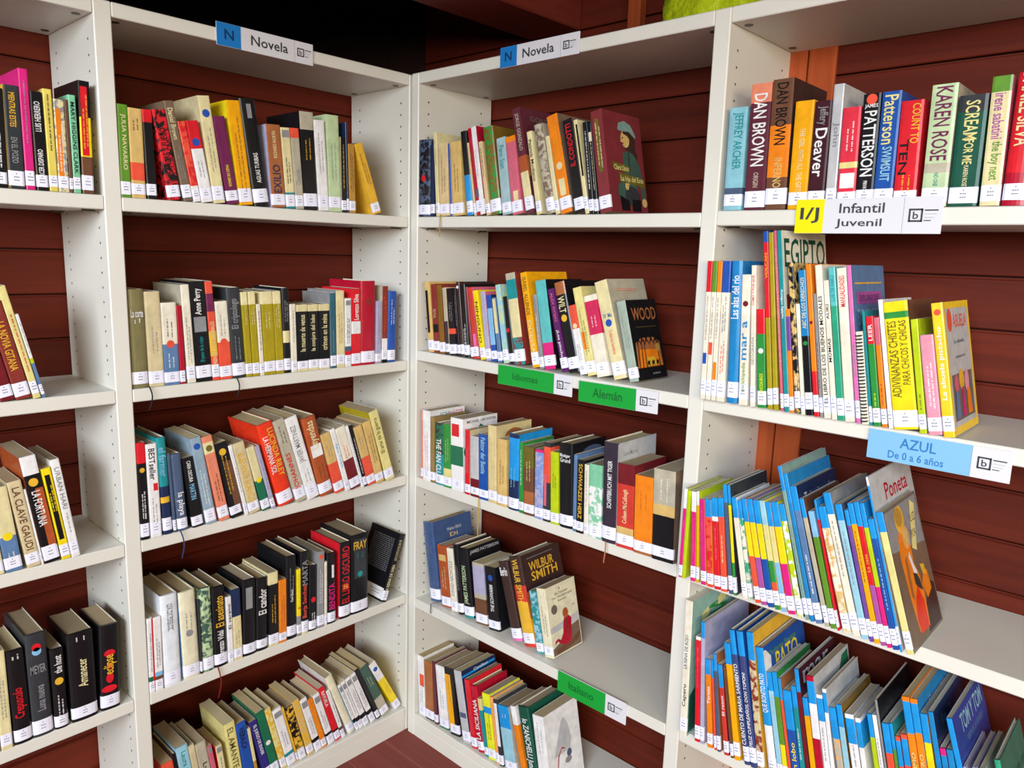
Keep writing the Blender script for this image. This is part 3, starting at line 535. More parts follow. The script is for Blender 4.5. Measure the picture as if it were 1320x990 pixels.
1.0587|0.0179|0.2597|0.054|-0.0213|ivory; T:cerulean:.35-.65:^mar a; T:leafgreen:.1-.33:^enciclopedia; D:burgundy:.78
1.0831|0.0095|0.2785|0.075|-0.0205|ivory; T:red:.72-.93:^COMO Y POR QUE; T:grey:.3-.5:^GEOGRAFIA
1.0989|0.0166|0.1945|0.101|-0.0201|green; B:red:.75-1; T:lemon:.15-.35:^DINOSAURIOS; D:white:.58
1.1197|0.0092|0.3449|0.117|-0.0195|mustard; B:red:.52-.94; B:blue:.94-1; T:gold:.7-.92:^VOLCAN
1.1314|0.0089|0.343|0.12|-0.0191|mustard
1.1461|0.0049|0.3473|0.133|-0.0187|rose; G:cream:.2-.9; S:.02-.1
1.1531|0.0092|0.3475|0.135|-0.0184|teal; T:white:.3-.9:vAntiguo Egipto; R:ivory; X:egipto; S:.03-.1
1.1639|0.0074|0.1994|0.136|-0.0181|orange; B:violet:.6-.93
1.1745|0.0095|0.287|0.145|-0.0178|black; A:sand; G:white:.15-.25
1.1857|0.007|0.2107|0.146|-0.0175|ivory
1.1947|0.0131|0.2743|0.149|-0.0172|black; B:cerulean:.55-1; T:cream:.6-.95:^ABC DE LOS DERECHOS; D:green:.5
1.2103|0.0092|0.2864|0.153|-0.0168|red; B:orange:.3-1; D:burgundy:.62
1.2215|0.0052|0.2321|0.155|-0.0164|grey; G:black:.2-.6
1.2288|0.0121|0.2854|0.158|-0.0162|ivory; T:black:.1-.8:^EL LIBRO DE LOS BUENOS MODALES
1.2429|0.0091|0.2578|0.16|-0.0158|ivory; T:black:.4-.6:^MOMIAS; T:black:.7-.85:^ALIKI
1.254|0.0115|0.2819|0.162|-0.0155|jade; B:aqua:.75-1; T:teal:.78-.95:^LUIS DE HARO
1.2669|0.0165|0.2809|0.156|-0.0151|ivory; T:red:.75-.95:^MANUALIDADES
1.2867|0.0071|0.2872|0.162|-0.0145|pink; T:grey:.3-.5:^EXPLORADORES; R:steel; X:explora
1.2963|0.0119|0.1684|0.169|-0.0142|ivory; X:spiral; S0
1.31|0.0043|0.2067|0.171|-0.0138|teal
1.3165|0.0117|0.1972|0.174|-0.0136|green; B:red:.75-1; T:white:.78-.93:^LEER; G:lemon:.15-.3
1.3307|0.0086|0.1967|0.18|-0.0132|orange; B:rose:.75-1; G:brick:.2-.4
1.342|0.0071|0.2294|0.186|-0.0129|white
1.3512|0.0387|0.2251|0.189|-0.0126|yellow; T:olive:.25-.85:^ADIVINANZAS CHISTES; T:olive:.35-.85:^PARA CHICOS Y CHICAS; B:green:.87-.92; R:brown; S:.02-.15
1.3919|0.011|0.1983|0.184|-0.0114|lime; G:olive:.2-.35
1.4063|0.0207|0.1722|0.195|-0.011|pink2; G:white:.25-.9
1.4295|0.0168|0.2289|0.199|-0.0103|yellow2; T:white:.25-.85:^La abuela pistacho; R:yellow2; X:comic; D:coral:.93
ROW RR3
0.9687|0.0076|0.1974|0|-0.0535|magenta; B:white:.78-1; T:rose:.5-.7:^Teo; R:lime; S:.02-.14
0.9773|0.0076|0.1951|0|-0.0535|lime; R:lime; S0
0.9977|0.0108|0.1948|0.061|-0.0531|magenta; B:white:.78-1; G:rose:.3-.7; R:lime
1.0114|0.0053|0.1982|0.07|-0.0529|amber; B:white:.85-1; R:lime
1.0227|0.0112|0.1831|0.098|-0.0528|magenta; G:rose:.6-.9; R:amber
1.0372|0.0134|0.1864|0.109|-0.0526|coral; B:sky3:.8-1; A:red; R:amber
1.0539|0.0129|0.1927|0.121|-0.0524|red; B:sky3:.8-1; B:white:.75-.8; G:rose:.3-.7
1.069|0.0126|0.1965|0.126|-0.0522|coral; B:sky3:.8-1; G:cream:.3-.6
1.0865|0.0082|0.2276|0.145|-0.0519|slate; B:sky3:.84-1; R:charcoal
1.0966|0.0063|0.2282|0.148|-0.0518|green; B:yellow:.3-.82; B:sky3:.84-1; R:charcoal; X:caperucita
1.1163|0.0108|0.2071|0.206|-0.0516|ivory; B:sky3:.8-1; R:white
1.1291|0.0081|0.2042|0.21|-0.0514|ivory; B:sky3:.82-1; A:jade
1.1436|0.0101|0.2106|0.234|-0.0512|coral; B:yellow:.45-.78; B:sky3:.78-1; R:orange
1.156|0.0116|0.2128|0.239|-0.051|orchid; B:yellow:.45-.78; B:sky3:.78-1; R:violet
1.1698|0.0122|0.214|0.242|-0.0508|cobalt; B:yellow:.45-.78; B:sky3:.78-1; R:green
1.1843|0.011|0.2162|0.246|-0.0506|green; B:straw:.45-.78; B:sky2:.78-1; B:coral:.12-.25; R:yellow
1.1975|0.0104|0.2165|0.25|-0.0505|sky; B:straw:.45-.78; B:sky3:.78-1; R:orange
1.2109|0.0143|0.2198|0.257|-0.0503|magenta; B:yellow:.45-.78; B:sky3:.78-1; R:lime
1.2291|0.0114|0.2202|0.268|-0.05|lime; A:white; B:sky3:.85-1; R:charcoal
1.2442|0.0071|0.2977|0.278|-0.0498|sage2; B:sky3:.84-1; G:teal:.1-.5; R:sage2
1.2537|0.0073|0.2854|0.281|-0.0497|cerulean; B:sky3:.8-1; R:cerulean
1.2643|0.0125|0.263|0.289|-0.0496|steel; B:sky3:.82-1; G:white:.2-.5; R:navy; X:teimagino
1.2814|0.0084|0.2435|0.301|-0.0494|stone; B:sky3:.85-1; R:brown
1.2921|0.0102|0.2221|0.292|-0.0492|leafgreen; B:sky:.78-1
1.3041|0.0036|0.2467|0.276|-0.049|red; B:sky3:.85-1
1.315|0.0136|0.2365|0.3|-0.0489|ivory; B:sky3:.83-1; G:orange:.5-.8; A:sand
1.332|0.0134|0.2664|0.306|-0.0487|ivory; B:sky3:.85-1; G:grey:.4-.8; R:grey
1.3476|0.012|0.2488|0.297|-0.0485|sky2; B:sky3:.88-1; G:grey:.4-.8; R:slate
1.3614|0.0066|0.2416|0.29|-0.0483|violet; B:sky3:.88-1
1.3696|0.0094|0.2561|0.29|-0.0482|amber; B:sky3:.85-1; G:brown:.4-.8
1.3808|0.0087|0.2609|0.289|-0.048|orchid; B:red:.42-.83; B:sky3:.83-1; T:gold:.45-.7:^La casa
1.3911|0.0077|0.2613|0.289|-0.0479|magenta; B:lime:.42-.83; B:sky3:.83-1
1.4009|0.0099|0.235|0.29|-0.0478|cobalt; B:sky3:.85-1; G:sky2:.3-.7
1.4127|0.0036|0.3138|0.291|-0.0476|sky3; B:white:.95-1; R:lightgrey; X:poneta
1.4235|0.0119|0.2529|0.313|-0.0475|straw; B:sky3:.86-1; R:taupe2; X:dancer
ROW RR4
0.9768|0.0183|0.3213|0.025|-0.0143|ivory; T:slate:.5-.75:^LA NINA DE ROJO; T:black:.2-.4:^Caperu; R:mint2; X:forest
1.0154|0.0114|0.2462|0.066|-0.0127|red; B:white:.97-1; G:rose:.5-.9
1.0282|0.0088|0.2841|0.067|-0.0122|lilac; B:sky3:.87-1; R:lilac
1.0463|0.0121|0.2029|0.106|-0.0115|orange; B:sky3:.83-1; T:white:.5-.7:^Teresa; R:orange
1.0627|0.0045|0.2058|0.121|-0.0108|coral; B:sky3:.8-1
1.0696|0.0076|0.2215|0.126|-0.0105|slate; B:sky3:.83-1; R:copper
1.0862|0.0108|0.2023|0.163|-0.0098|red2; B:sky3:.75-1; T:white:.4-.7:^El raton; R:burgundy
1.1011|0.0066|0.2028|0.176|-0.0093|brown
1.1101|0.0131|0.2582|0.181|-0.0089|amber; B:sky3:.82-1
1.132|0.0121|0.2928|0.208|-0.008|indigo2; B:sky3:.82-1; T:white:.1-.75:^EL CUENTO DE MARIA SARMIENTO; h; R:cobalt
1.1456|0.0148|0.2953|0.2|-0.0074|indigo2; B:sky3:.82-1; T:white:.15-.7:^¡FELIZ CUMPLEAÑOS, DON TOPON!; h; R:cobalt
1.1621|0.0144|0.3005|0.174|-0.0067|beige; B:sky3:.8-1; A:brick; R:gold
1.1866|0.0175|0.2753|0.205|-0.0058|white; B:sky3:.4-1; T:white:.5-.8:^QUE BONITO PATO; h; R:cobalt; X:pato
1.2071|0.0102|0.2297|0.21|-0.005|sky2; B:sky3:.83-1
1.2188|0.0101|0.2345|0.209|-0.0045|yellow; B:leafgreen:.35-.78; B:sky3:.78-1; R:green
1.2305|0.0058|0.2253|0.209|-0.004|coral; B:sky3:.8-1; R:copper
1.2386|0.0164|0.2044|0.212|-0.0037|cobalt; B:sky3:.6-1; T:yellow:.1-.5:^Un lobo
1.2566|0.0096|0.22|0.207|-0.003|teal; B:sky3:.8-1; G:white:.3-.6
1.268|0.0083|0.2592|0.208|-0.0025|burgundy; B:sky3:.82-1; R:darkwine; X:nar
1.2791|0.01|0.2049|0.214|-0.0021|amber; B:sky3:.82-1
1.2906|0.0148|0.2544|0.206|-0.0016|crimson; B:white:.5-.78; B:sky3:.78-.96; R:lightgrey; X:greenpatch
1.3071|0.0118|0.2227|0.207|-0.0009|white; B:sky3:.76-.97; G:grey:.4-.7
1.3206|0.0076|0.2395|0.207|-0.0004|white; B:sky3:.8-.97; R:lightgrey
1.336|0.0124|0.2076|0.237|0.0002|stone; B:sky3:.7-1; A:apricot
1.35|0.0106|0.2187|0.23|0.0008|sky2; B:sky3:.8-1; R:bronze
1.3666|0.0165|0.2074|0.239|0.0014|white; B:sky3:.72-.96; G:grey:.4-.7; R:lightgrey
1.3849|0.0094|0.207|0.235|0.0022|white; B:sky3:.72-.96; B:lime:.1-.3
1.4097|0.0079|0.2249|0.238|0.0032|lime; B:sky3:.8-1
1.4196|0.0078|0.2268|0.24|0.0036|white; G:grey:.4-.8; R:olive
1.4289|0.0043|0.2599|0.24|0.0039|grey; R:black; X:cover2
1.4347|0.0124|0.2175|0.237|0.0042|coral; B:sky3:.74-1; G:cream:.3-.6
1.4488|0.0056|0.2228|0.237|0.0047|leafgreen; B:sky3:.78-1; R:teal
1.4558|0.0083|0.2017|0.235|0.005|coral; B:sky3:.72-.96; R:brick
1.4657|0.0104|0.2102|0.233|0.0054|coral; B:sky3:.72-.96
1.4802|0.0125|0.2865|0.244|0.006|orange; B:sky3:.76-.97; T:straw:.3-.7:^EL ULTIMO
1.4946|0.0121|0.2882|0.245|0.0065|orange; B:sky3:.78-.97; T:straw:.3-.7:^EL PRIMERO; R:cerulean; X:como
1.5084|0.0118|0.2658|0.245|0.0071|yellow; B:sky3:.8-1; T:grey:.3-.6:^EL SAPITO; R:ochre
1.5253|0.0087|0.2756|0.254|0.0078|cerulean; R:navy; X:cover3
1.537|0.0096|0.2142|0.261|0.0082|cerulean; B:magenta:.94-1; R:darkwine
1.5482|0.0099|0.2164|0.261|0.0087|cerulean
1.5706|0.0092|0.2799|0.309|0.0096|sky3; R:indigo3; X:tom
1.5816|0.0036|0.1986|0.308|0.01|lilac; S0
1.5866|0.0065|0.2021|0.26|0.0101|lilac; S0
1.5947|0.0072|0.2057|0.239|0.0105|sage; S0
1.6284|0.0092|0.2336|0.28|0.0118|jade; h; R:seagreen; X:kids
'''
FACE = {'LL':'far left bay', 'L':'left bay', 'R':'right bay', 'RR':'far right bay'}
TIER = {'1':'top shelf', '2':'second shelf', '3':'third shelf', '4':'fourth shelf', '5':'lowest shelf'}
ORD = 'first second third fourth fifth sixth seventh eighth ninth tenth eleventh twelfth thirteenth fourteenth fifteenth sixteenth seventeenth eighteenth nineteenth twentieth twenty-first twenty-second twenty-third'.split()
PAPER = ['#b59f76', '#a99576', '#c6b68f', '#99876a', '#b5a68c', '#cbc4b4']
def rng(s):
    s = '0'+s if s.startswith('.') else s
    a, b = s.split('-'); return float(a), float(b)
# cover pictures: primitives in unit cover coordinates (a from the spine, b upwards)
ART = {
 'portrait': [('e','darkbrown',.66,.72,.15,.15),('p','darkbrown',[(.72,.72),(.84,.6),(.8,.5),(.66,.56),(.6,.7)]),('e','sand',.545,.745,.115,.085),('p','sand',[(.44,.735),(.41,.715),(.45,.71)]),('p','darkbrown',[(.5,.83),(.7,.86),(.68,.74),(.62,.78),(.5,.8)]),('p','sage2',[(.36,.83),(.4,.9),(.56,.93),(.72,.9),(.84,.8),(.82,.77),(.66,.83),(.46,.82)]),('e','darkwine',.475,.755,.018,.01),('e','brick',.46,.7,.03,.01),
   ('p','green3',[(.44,.6),(.58,.63),(.74,.6),(.86,.5),(.95,.3),(.96,.14),(.86,.12),(.84,.28),(.76,.3),(.72,.14),(.46,.2),(.42,.4)]),('p','charcoal',[(.58,.62),(.61,.62),(.6,.32),(.57,.32)]),('e','green3',.42,.2,.2,.12),('e','charcoal',.6,.17,.2,.1),('p','black',[(.28,.02),(.5,.02),(.5,.12),(.26,.17)]),('p','black',[(.56,.02),(.8,.02),(.82,.14),(.58,.14)]),('e','sand',.52,.33,.075,.045),('e','sand',.47,.27,.05,.04),('e','sand',.91,.115,.07,.045),
   ('p','olive',[(.14,.5),(.58,.47),(.58,.4),(.14,.43)]),('p','olive',[(.28,.4),(.96,.36),(.96,.27),(.28,.31)]),('t','straw',.17,.42,.55,.475,'Clara Uson'),('t','straw',.32,.3,.92,.37,'La hija del Este')],
 'sunset': [('p','copper',[(.06,.15),(.92,.15),(.9,.46),(.7,.52),(.3,.52),(.1,.46)]),('p','orange',[(.1,.15),(.9,.15),(.82,.36),(.2,.38)]),('p','gold',[(.34,.16),(.72,.16),(.66,.27),(.4,.27)])]+[('p','black',[(x,.15),(x+.03,.15),(x+.05+k*.02,.5),(x+.03+k*.02,.5)]) for x,k in ((.12,1),(.22,2),(.34,0),(.8,-2))]+[('p','black',[(x,.52),(x+.1,.6),(x+.02,.5),(x+.12,.42),(x,.48),(x-.1,.42),(x-.02,.5),(x-.1,.58)]) for x in (.2,.32,.46,.62,.76,.9)]+[('p','black',[(x,.15),(x+.01,.15),(x+.02,.18),(x+.06,.18),(x+.07,.15),(x+.08,.15),(x+.08,.2),(x+.1,.23),(x+.05,.22),(x+.03,.24),(x,.2)]) for x in (.38,.53,.68)]+[('e','ochre',.8,.38,.075,.055),('t','copper',.12,.74,.92,.9,'WOOD'),('p','olive',[(.2,.655),(.85,.65),(.85,.655),(.2,.66)]),('t','grey',.5,.05,.75,.075,'ROMAN')],
 'twolines': [('p','coral',[(.2,.905),(.75,.895),(.75,.89),(.2,.9)]),('p','coral',[(.2,.885),(.75,.875),(.75,.87),(.2,.88)])],
 'monk': [('e','olive',.45,.93,.02,.014),('t','olive',.28,.85,.72,.885,'Elin Toivonen'),('t','taupe2',.18,.79,.86,.83,'Die Wanderungen'),('t','olive',.36,.745,.64,.775,'Roman'),('e','taupe2',.21,.66,.1,.068),('p','lightgrey',[(.02,.34),(.97,.36),(.97,.48),(.02,.42)]),('p','taupe',[(.02,.02),(.97,.02),(.97,.36),(.72,.34),(.4,.2),(.02,.12)]),('p','brown',[(.1,.03),(.5,.03),(.9,.1),(.96,.2),(.6,.14),(.12,.09)]),
   ('p','crimson',[(.1,.17),(.2,.2),(.3,.14),(.46,.1),(.62,.12),(.68,.2),(.7,.34),(.73,.44),(.64,.5),(.5,.5),(.44,.42),(.4,.28),(.3,.2),(.22,.24),(.12,.22)]),('p','brick',[(.5,.46),(.58,.48),(.6,.3),(.54,.2)]),('e','copper',.55,.55,.095,.075),('e','rust',.55,.56,.06,.05),('p','grey',[(.78,.6),(.84,.63),(.9,.6),(.84,.615)])],
 'wilbur': [('t','gold',.18,.8,.8,.9,'WILBUR'),('t','gold',.2,.69,.86,.79,'SMITH'),('p','rust',[(.0,.02),(.97,.02),(.97,.5),(.6,.62),(.0,.6)]),('p','copper',[(.0,.02),(.8,.02),(.6,.4),(.0,.46)]),('p','amber',[(.0,.02),(.4,.02),(.3,.24),(.0,.32)]),('p','grey',[(.15,.945),(.8,.945),(.8,.95),(.15,.95)])],
 'patterson': [('t','lightgrey',.08,.9,.95,.96,'JAMES PATTERSON')],
 'elfeld': [('t','lightgrey',.35,.84,.72,.88,'Walter Elfeld'),('t','sand',.42,.76,.62,.81,'Di')],
 'martel': [('p','lightgrey',[(0,.01),(.97,.01),(.97,.99),(0,.99)]),('t','grey',.12,.86,.5,.91,'Yann Martel'),('p','burgundy',[(.05,.7),(.95,.7),(.95,.78),(.05,.78)])],
 'figure': [('e','slate',.6,.86,.3,.08)],
 'scribble': [('t','black',.12,.93,.95,.965,'MICHAEL CRICHTON'),('p','green2',[(.3,.74),(.5,.9),(.66,.84),(.7,.76),(.5,.78)]),('e','green2',.3,.55,.28,.12)],
 'ichhatte': [('t','teal',.3,.9,.55,.955,'ICH'),('t','magenta',.56,.905,.95,.955,'HATTE')],
 'oval': [('e','copper',.5,.82,.28,.12)],
 'bluebar': [('p','sky3',[(0,.9),(.97,.93),(.97,.96),(0,.93)]),('t','white',.35,.93,.75,.965,'Camilleri')],
 'fishbowl': [('p','lightgrey',[(.2,.42),(.32,.6),(.45,.8),(.55,.86),(.66,.74),(.72,.55),(.66,.42)]),('p','crimson',[(.22,.2),(.3,.42),(.42,.5),(.5,.48),(.5,.46),(.42,.48),(.32,.4),(.25,.2)]),('e','slate',.62,.38,.07,.05),('e','grey',.58,.3,.1,.04)],
 'gonzalo': [('t','taupe2',.2,.88,.95,.93,'GONZALO'),('p','copper',[(0,.35),(.6,.35),(.6,.5),(0,.55)])],
 'egipto': [('t','green4',.04,.8,.97,.96,'EGIPTO'),('p','brick',[(.05,.1),(.8,.1),(.8,.65),(.05,.65)])],
 'explora': [('p','gold',[(.08,.88),(.9,.88),(.9,.89),(.08,.89)]),('p','orchid',[(.12,.75),(.86,.75),(.86,.83),(.12,.83)]),('t','navy',.2,.77,.8,.81,'EXPLORADORES'),('t','palesky',.12,.62,.86,.72,'EXPLORADORES'),('e','slate',.5,.35,.35,.2)],
 'comic': [('p','lightgrey',[(.06,.06),(.93,.06),(.93,.95),(.06,.95)]),('p','taupe2',[(.1,.1),(.89,.1),(.89,.45),(.1,.45)]),('e','coral',.2,.86,.09,.09),('t','coral',.32,.8,.86,.9,'ABUELA'),('t','slate',.3,.68,.7,.71,'La abuela'),('t','slate',.32,.56,.7,.59,'pistacho'),('e','rose',.25,.38,.08,.07),('e','gold',.45,.4,.1,.08),('e','pink2',.65,.38,.09,.09),('p','magenta',[(.4,.12),(.52,.12),(.5,.34),(.43,.34)]),('p','steel',[(.15,.12),(.3,.12),(.28,.32),(.18,.32)]),('p','orange',[(.6,.12),(.78,.12),(.74,.32),(.62,.32)])],
 'caperucita': [('t','black',.08,.82,.7,.93,'Comunidad el'),('t','black',.15,.7,.9,.8,'Caperucita')],
 'teimagino': [('t','lightgrey',.15,.82,.9,.93,'Te imagino mejor')],
 'poneta': [('t','crimson',.3,.82,.85,.92,'Poneta')],
 'dancer': [('p','grey',[(.02,.7),(.97,.62),(.97,.98),(.02,.98)]),('p','taupe',[(.02,.02),(.97,.02),(.97,.62),(.02,.7)]),('p','darkbrown',[(.55,.02),(.97,.02),(.97,.3),(.8,.36),(.62,.2)]),('p','orange',[(.2,.62),(.24,.76),(.36,.84),(.5,.8),(.54,.66),(.52,.54),(.6,.44),(.64,.3),(.6,.06),(.3,.08),(.24,.3)]),('p','vermilion',[(.34,.06),(.58,.06),(.58,.26),(.48,.38),(.36,.3),(.3,.16)]),('p','copper',[(.3,.6),(.36,.62),(.34,.3),(.28,.34)]),
   ('e','gold',.38,.88,.13,.1),('e','ochre',.37,.9,.1,.07),('e','apricot',.45,.74,.1,.085),('e','sand',.47,.74,.07,.06),('p','orange',[(.62,.36),(.74,.46),(.84,.42),(.86,.28),(.7,.24)]),('p','gold',[(.66,.5),(.78,.48),(.8,.4),(.7,.42)]),('p','straw',[(.56,.64),(.68,.6),(.88,.92),(.76,.97)]),('t','taupe',.62,.7,.76,.76,'POR'),('t','taupe',.68,.81,.82,.87,'LUZ'),('p','white',[(.4,.6),(.44,.64),(.47,.58),(.5,.52),(.55,.47),(.52,.44),(.46,.47),(.43,.54)]),('p','charcoal',[(.44,.48),(.52,.46),(.58,.4),(.6,.32),(.5,.36),(.44,.4)])],
 'forest': [('p','green4',[(.02,.02),(.97,.02),(.97,.5),(.3,.42),(.02,.3)]),('t','black',.3,.7,.95,.78,'LA ABUELA'),('t','green',.3,.82,.7,.9,'S'),('p','straw',[(.2,.8),(.34,.84),(.3,.9),(.18,.87)]),('p','straw',[(.5,.86),(.66,.88),(.6,.95),(.48,.92)])],
 'pato': [('t','yellow',.26,.76,.8,.9,'PATO'),('t','leafgreen',.12,.9,.78,.945,'Dolores Seuana'),('p','white',[(0,.7),(.14,.76),(.16,.9),(.06,.97),(0,.98)]),('p','yellow',[(.5,.2),(.95,.2),(.95,.6),(.6,.6)])],
 'nar': [('t','lightgrey',.1,.86,.8,.96,'mar')],
 'greenpatch': [('p','green2',[(.5,.3),(.97,.2),(.97,.97),(.8,.96),(.62,.8)])],
 'cover2': [('t','charcoal',.2,.86,.9,.93,'CALABAZA')],
 'cover3': [('t','slate',.2,.86,.9,.93,'la luna')],
 'como': [('t','lightgrey',.3,.88,.9,.93,'Como comete la')],
 'tom': [('t','sky2',.2,.84,.92,.96,'TOM Y TOM'),('t','steel',.3,.76,.85,.81,'vamos a contar')],
 'kids': [('t','green4',.3,.7,.9,.8,'Sobre mi')],
 'backtext': [('lines','grey',.12,.42,.85,.92,18),('p','white',[(.02,.03),(.9,.03),(.9,.19),(.02,.19)]),('p','steel',[(.6,.06),(.82,.06),(.82,.16),(.6,.16)]),('p','white',[(.65,.08),(.77,.08),(.77,.14),(.65,.14)]),('p','grey',[(.12,.13),(.5,.13),(.5,.14),(.12,.14)]),('p','grey',[(.12,.09),(.4,.09),(.4,.1),(.12,.1)])],
}
def art(mb, mat_of, prims, x, w, h, mirror, base=0):
    """cover picture at the plane x, spreading along y (0..w) and z (0..h)"""
    n = 0
    for p in prims:
        n += 1; xx = x+(-1 if mirror else 1)*(.00012+.00008*n)
        if p[0] == 'p':
            pts = [(xx, a*w, b*h) for a, b in p[2]]; mb.add(pts, [tuple(range(len(pts)))], mat_of(p[1]))
        elif p[0] == 'e':
            _, c, a, b, ra, rb = p; disc(mb, mat_of(c), (xx, a*w, b*h), (0,1,0), (0,0,1), ra*w, rb*h*1.0, 18)
        elif p[0] == 't':
            _, c, a0, b0, a1, b1, s = p
            if mirror: put_text(mb, s, mat_of(c), (xx, (1-a0)*w, b0*h), (0,-1,0), (0,0,1), (a1-a0)*w, (b1-b0)*h)
            else: put_text(mb, s, mat_of(c), (xx, a0*w, b0*h), (0,1,0), (0,0,1), (a1-a0)*w, (b1-b0)*h)
        elif p[0] == 'lines':
            _, c, a0, b0, a1, b1, k = p
            for i in range(k):
                z = (b0+(b1-b0)*i/k)*h; a = a0
                while a < a1:
                    l = random.uniform(.03, .09); mb.add([(xx, a*w, z), (xx, min(a+l, a1)*w, z), (xx, min(a+l, a1)*w, z+.0016), (xx, a*w, z+.0016)], [(0,1,2,3)], mat_of(c)); a += l+.02
LABX = {'portrait':'maroon paperback with a seated child in a green cap on its cover', 'sunset':'pale green spined paperback with black cover of palms against an orange sunset',
 'monk':'cream paperback with a red robed figure on its cover, right bay', 'wilbur':'dark brown and orange hardback with large gold lettering on its cover', 'patterson':'black hardback with teal foot and pale lettering across its cover top',
 'martel':'dark purple spined hardback with a pale grey cover, third shelf of right bay', 'egipto':'tall teal spined book whose pale cover shows large green capitals EGIPTO', 'spiral':'white book bound with a black wire spiral beside the pink spine',
 'dancer':'large picture book with an orange clad figure, last on third shelf of far right bay', 'pato':'picture book whose blue cover reads PATO in yellow letters', 'comic':'yellow book with a pale illustrated cover, above the AZUL sign',
 'fishbowl':'white paperback with a grey shape and thin red curve, under the Italiano sign', 'backtext':'black paperback leaning right against the panel, its back cover full of text', 'elfeld':'slate blue hardback leaning in the corner, first on fourth shelf of right bay',
 'tom':'picture book with indigo cover and pale blue block capitals, lowest right', 'poneta':'picture book with pale grey cover and red lettering, behind the orange figure cover',
 'explora':'pink spined picture book with a steel blue cover and pink title bar', 'ichhatte':'white paperback with teal and magenta lettering across its cover top', 'scribble':'white paperback with dark green scribble and red patch on its spine', 'oval':'parchment coloured paperback with a brown oval on its cover'}
def make_book(row, i, n, rec):
    u, t, h, th, d, spec = rec
    wall = 'L' if row[0] == 'L' else 'R'; bay = row[:-1]; tier = row[-1]
    rnd = random.Random(row+str(i))
    zk = {'LL':'zA', 'L':'zL', 'R':'zR', 'RR':'zB'}[bay]+tier
    if row == 'R1': zk = 'zL1'
    if tier == '5': zk = 'zP'
    toks = [x.strip() for x in spec.split(';') if x.strip()]
    base = toks[0]; hard = 'h' in toks; bands = []; texts = []; greeks = []; panels = []; discs = []; side = {}; accent = None; X = None; stick = (.025+rnd.random()*.02, .155+rnd.random()*.02); orn = None
    for k in toks[1:]:
        if k == 'h': continue
        if k == 'S0': stick = None; continue
        a = k.split(':')
        if a[0] == 'B': bands.append((a[1],)+rng(a[2]))
        elif a[0] == 'T': texts.append((a[1],)+rng(a[2])+(':'.join(a[3:]),))
        elif a[0] == 'G': greeks.append((a[1],)+rng(a[2]))
        elif a[0] == 'P': panels.append((a[1],)+rng(a[2])+(rng(a[3]) if len(a) > 3 else (.1, .9)))
        elif a[0] == 'D': discs.append((a[1], float(a[2])))
        elif a[0] in 'LR' and len(a) == 2: side[a[0]] = a[1]
        elif a[0] == 'A': accent = a[1]
        elif a[0] == 'X': X = a[1]
        elif a[0] == 'S': stick = rng(a[1])
        elif a[0] == 'Q': orn = a[1]
    picture = row in ('RR3', 'RR4') or (row == 'RR2' and h > .2)
    w = h*(.66 if not picture else .74); w = min(w, (DL if wall == 'L' else DR)-d-.012)
    if h > .25 and row == 'RR2': w = h*.62
    # placement
    z = Z[zk]+.0006
    if th >= 0: O = Vector((u, d, z)); 
    else: O = Vector((u, d, z+t*math.sin(-th)))
    ML = BX[wall] @ Matrix.Translation(O) @ Matrix.Rotation(-th, 4, 'Y')
    name = ('hardback_book' if hard else 'picture_book' if picture else 'paperback_book')
    # label
    cn = PAL[base][1]; second = None
    for c, a, b in sorted(bands, key=lambda q: q[1]-q[2]):
        if PAL[c][1] != cn and b-a > .1: second = PAL[c][1]; break
    if second is None and accent and PAL[accent][1] != cn: second = PAL[accent][1]
    tcol = texts[0][0] if texts else None
    adj = 'thick ' if t > .035 else 'thin ' if t < .012 else ''
    if i < (n+1)//2: pos = ORD[i]+' from left'
    else: pos = ORD[n-1-i]+' from right'
    if abs(th) > .33 and not second: adj += 'leaning '
    kind = {'hardback_book':'hardback', 'picture_book':'picture book', 'paperback_book':'paperback'}[name]
    lab = adj+(cn+' and '+second if second else cn)+' '+kind
    if tcol and PAL[tcol][1] != cn: lab += ' with '+PAL[tcol][1].split()[-1]+' lettering'
    lab += ', '+pos+', '+TIER[tier]+' of '+FACE[bay]
    while len(lab.split()) > 16 and ' with ' in lab: lab = re.sub(r' with [a-z ]+ lettering', '', lab)
    if len(lab.split()) > 16: lab = lab.replace(adj, '', 1)
    if len(lab.split()) > 16 and second: lab = lab.replace(' and '+second, '', 1)
    if len(lab.split()) > 16: print('LONG', lab)
    lab = LABX.get(X, lab)
    root = empty(name, lab, 'book', ML, '%ss on the %s of the %s' % (kind, TIER[tier], FACE[bay]))
    # cover
    bt = .0022 if hard else .0005; bt = min(bt, t*.2)
    bl = min(.004, t*.16) if hard else min(.0007, t*.12)
    prof = [(0, bl), (.09*t, bl*.45), (.25*t, bl*.1), (.4*t, 0), (.6*t, 0), (.75*t, bl*.1), (.91*t, bl*.45), (t, bl)] if hard else [(0, bl), (.12*t, 0), (.88*t, 0), (t, bl)]
    outer = [(0, w)]+prof+[(t, w)]; inner = [(t-bt, w), (t-bt, bl+.003), (bt, bl+.003), (bt, w)]
    ring = outer+inner; no = len(outer); nr = len(ring)
    cuts = sorted(set([0., 1.]+[round(x, 3) for b in bands for x in b[1:]]))
    def colat(f):
        c = base
        for b in bands:
            if b[1] <= f <= b[2]: c = b[0]
        return c
    mb = MB(); V = [(x, y, f*h) for f in cuts for x, y in ring]; FA = []
    mb.v = V
    def face(ix, mat): mb.f.append(tuple(ix)); mb.m.append(mb.mi(mat))
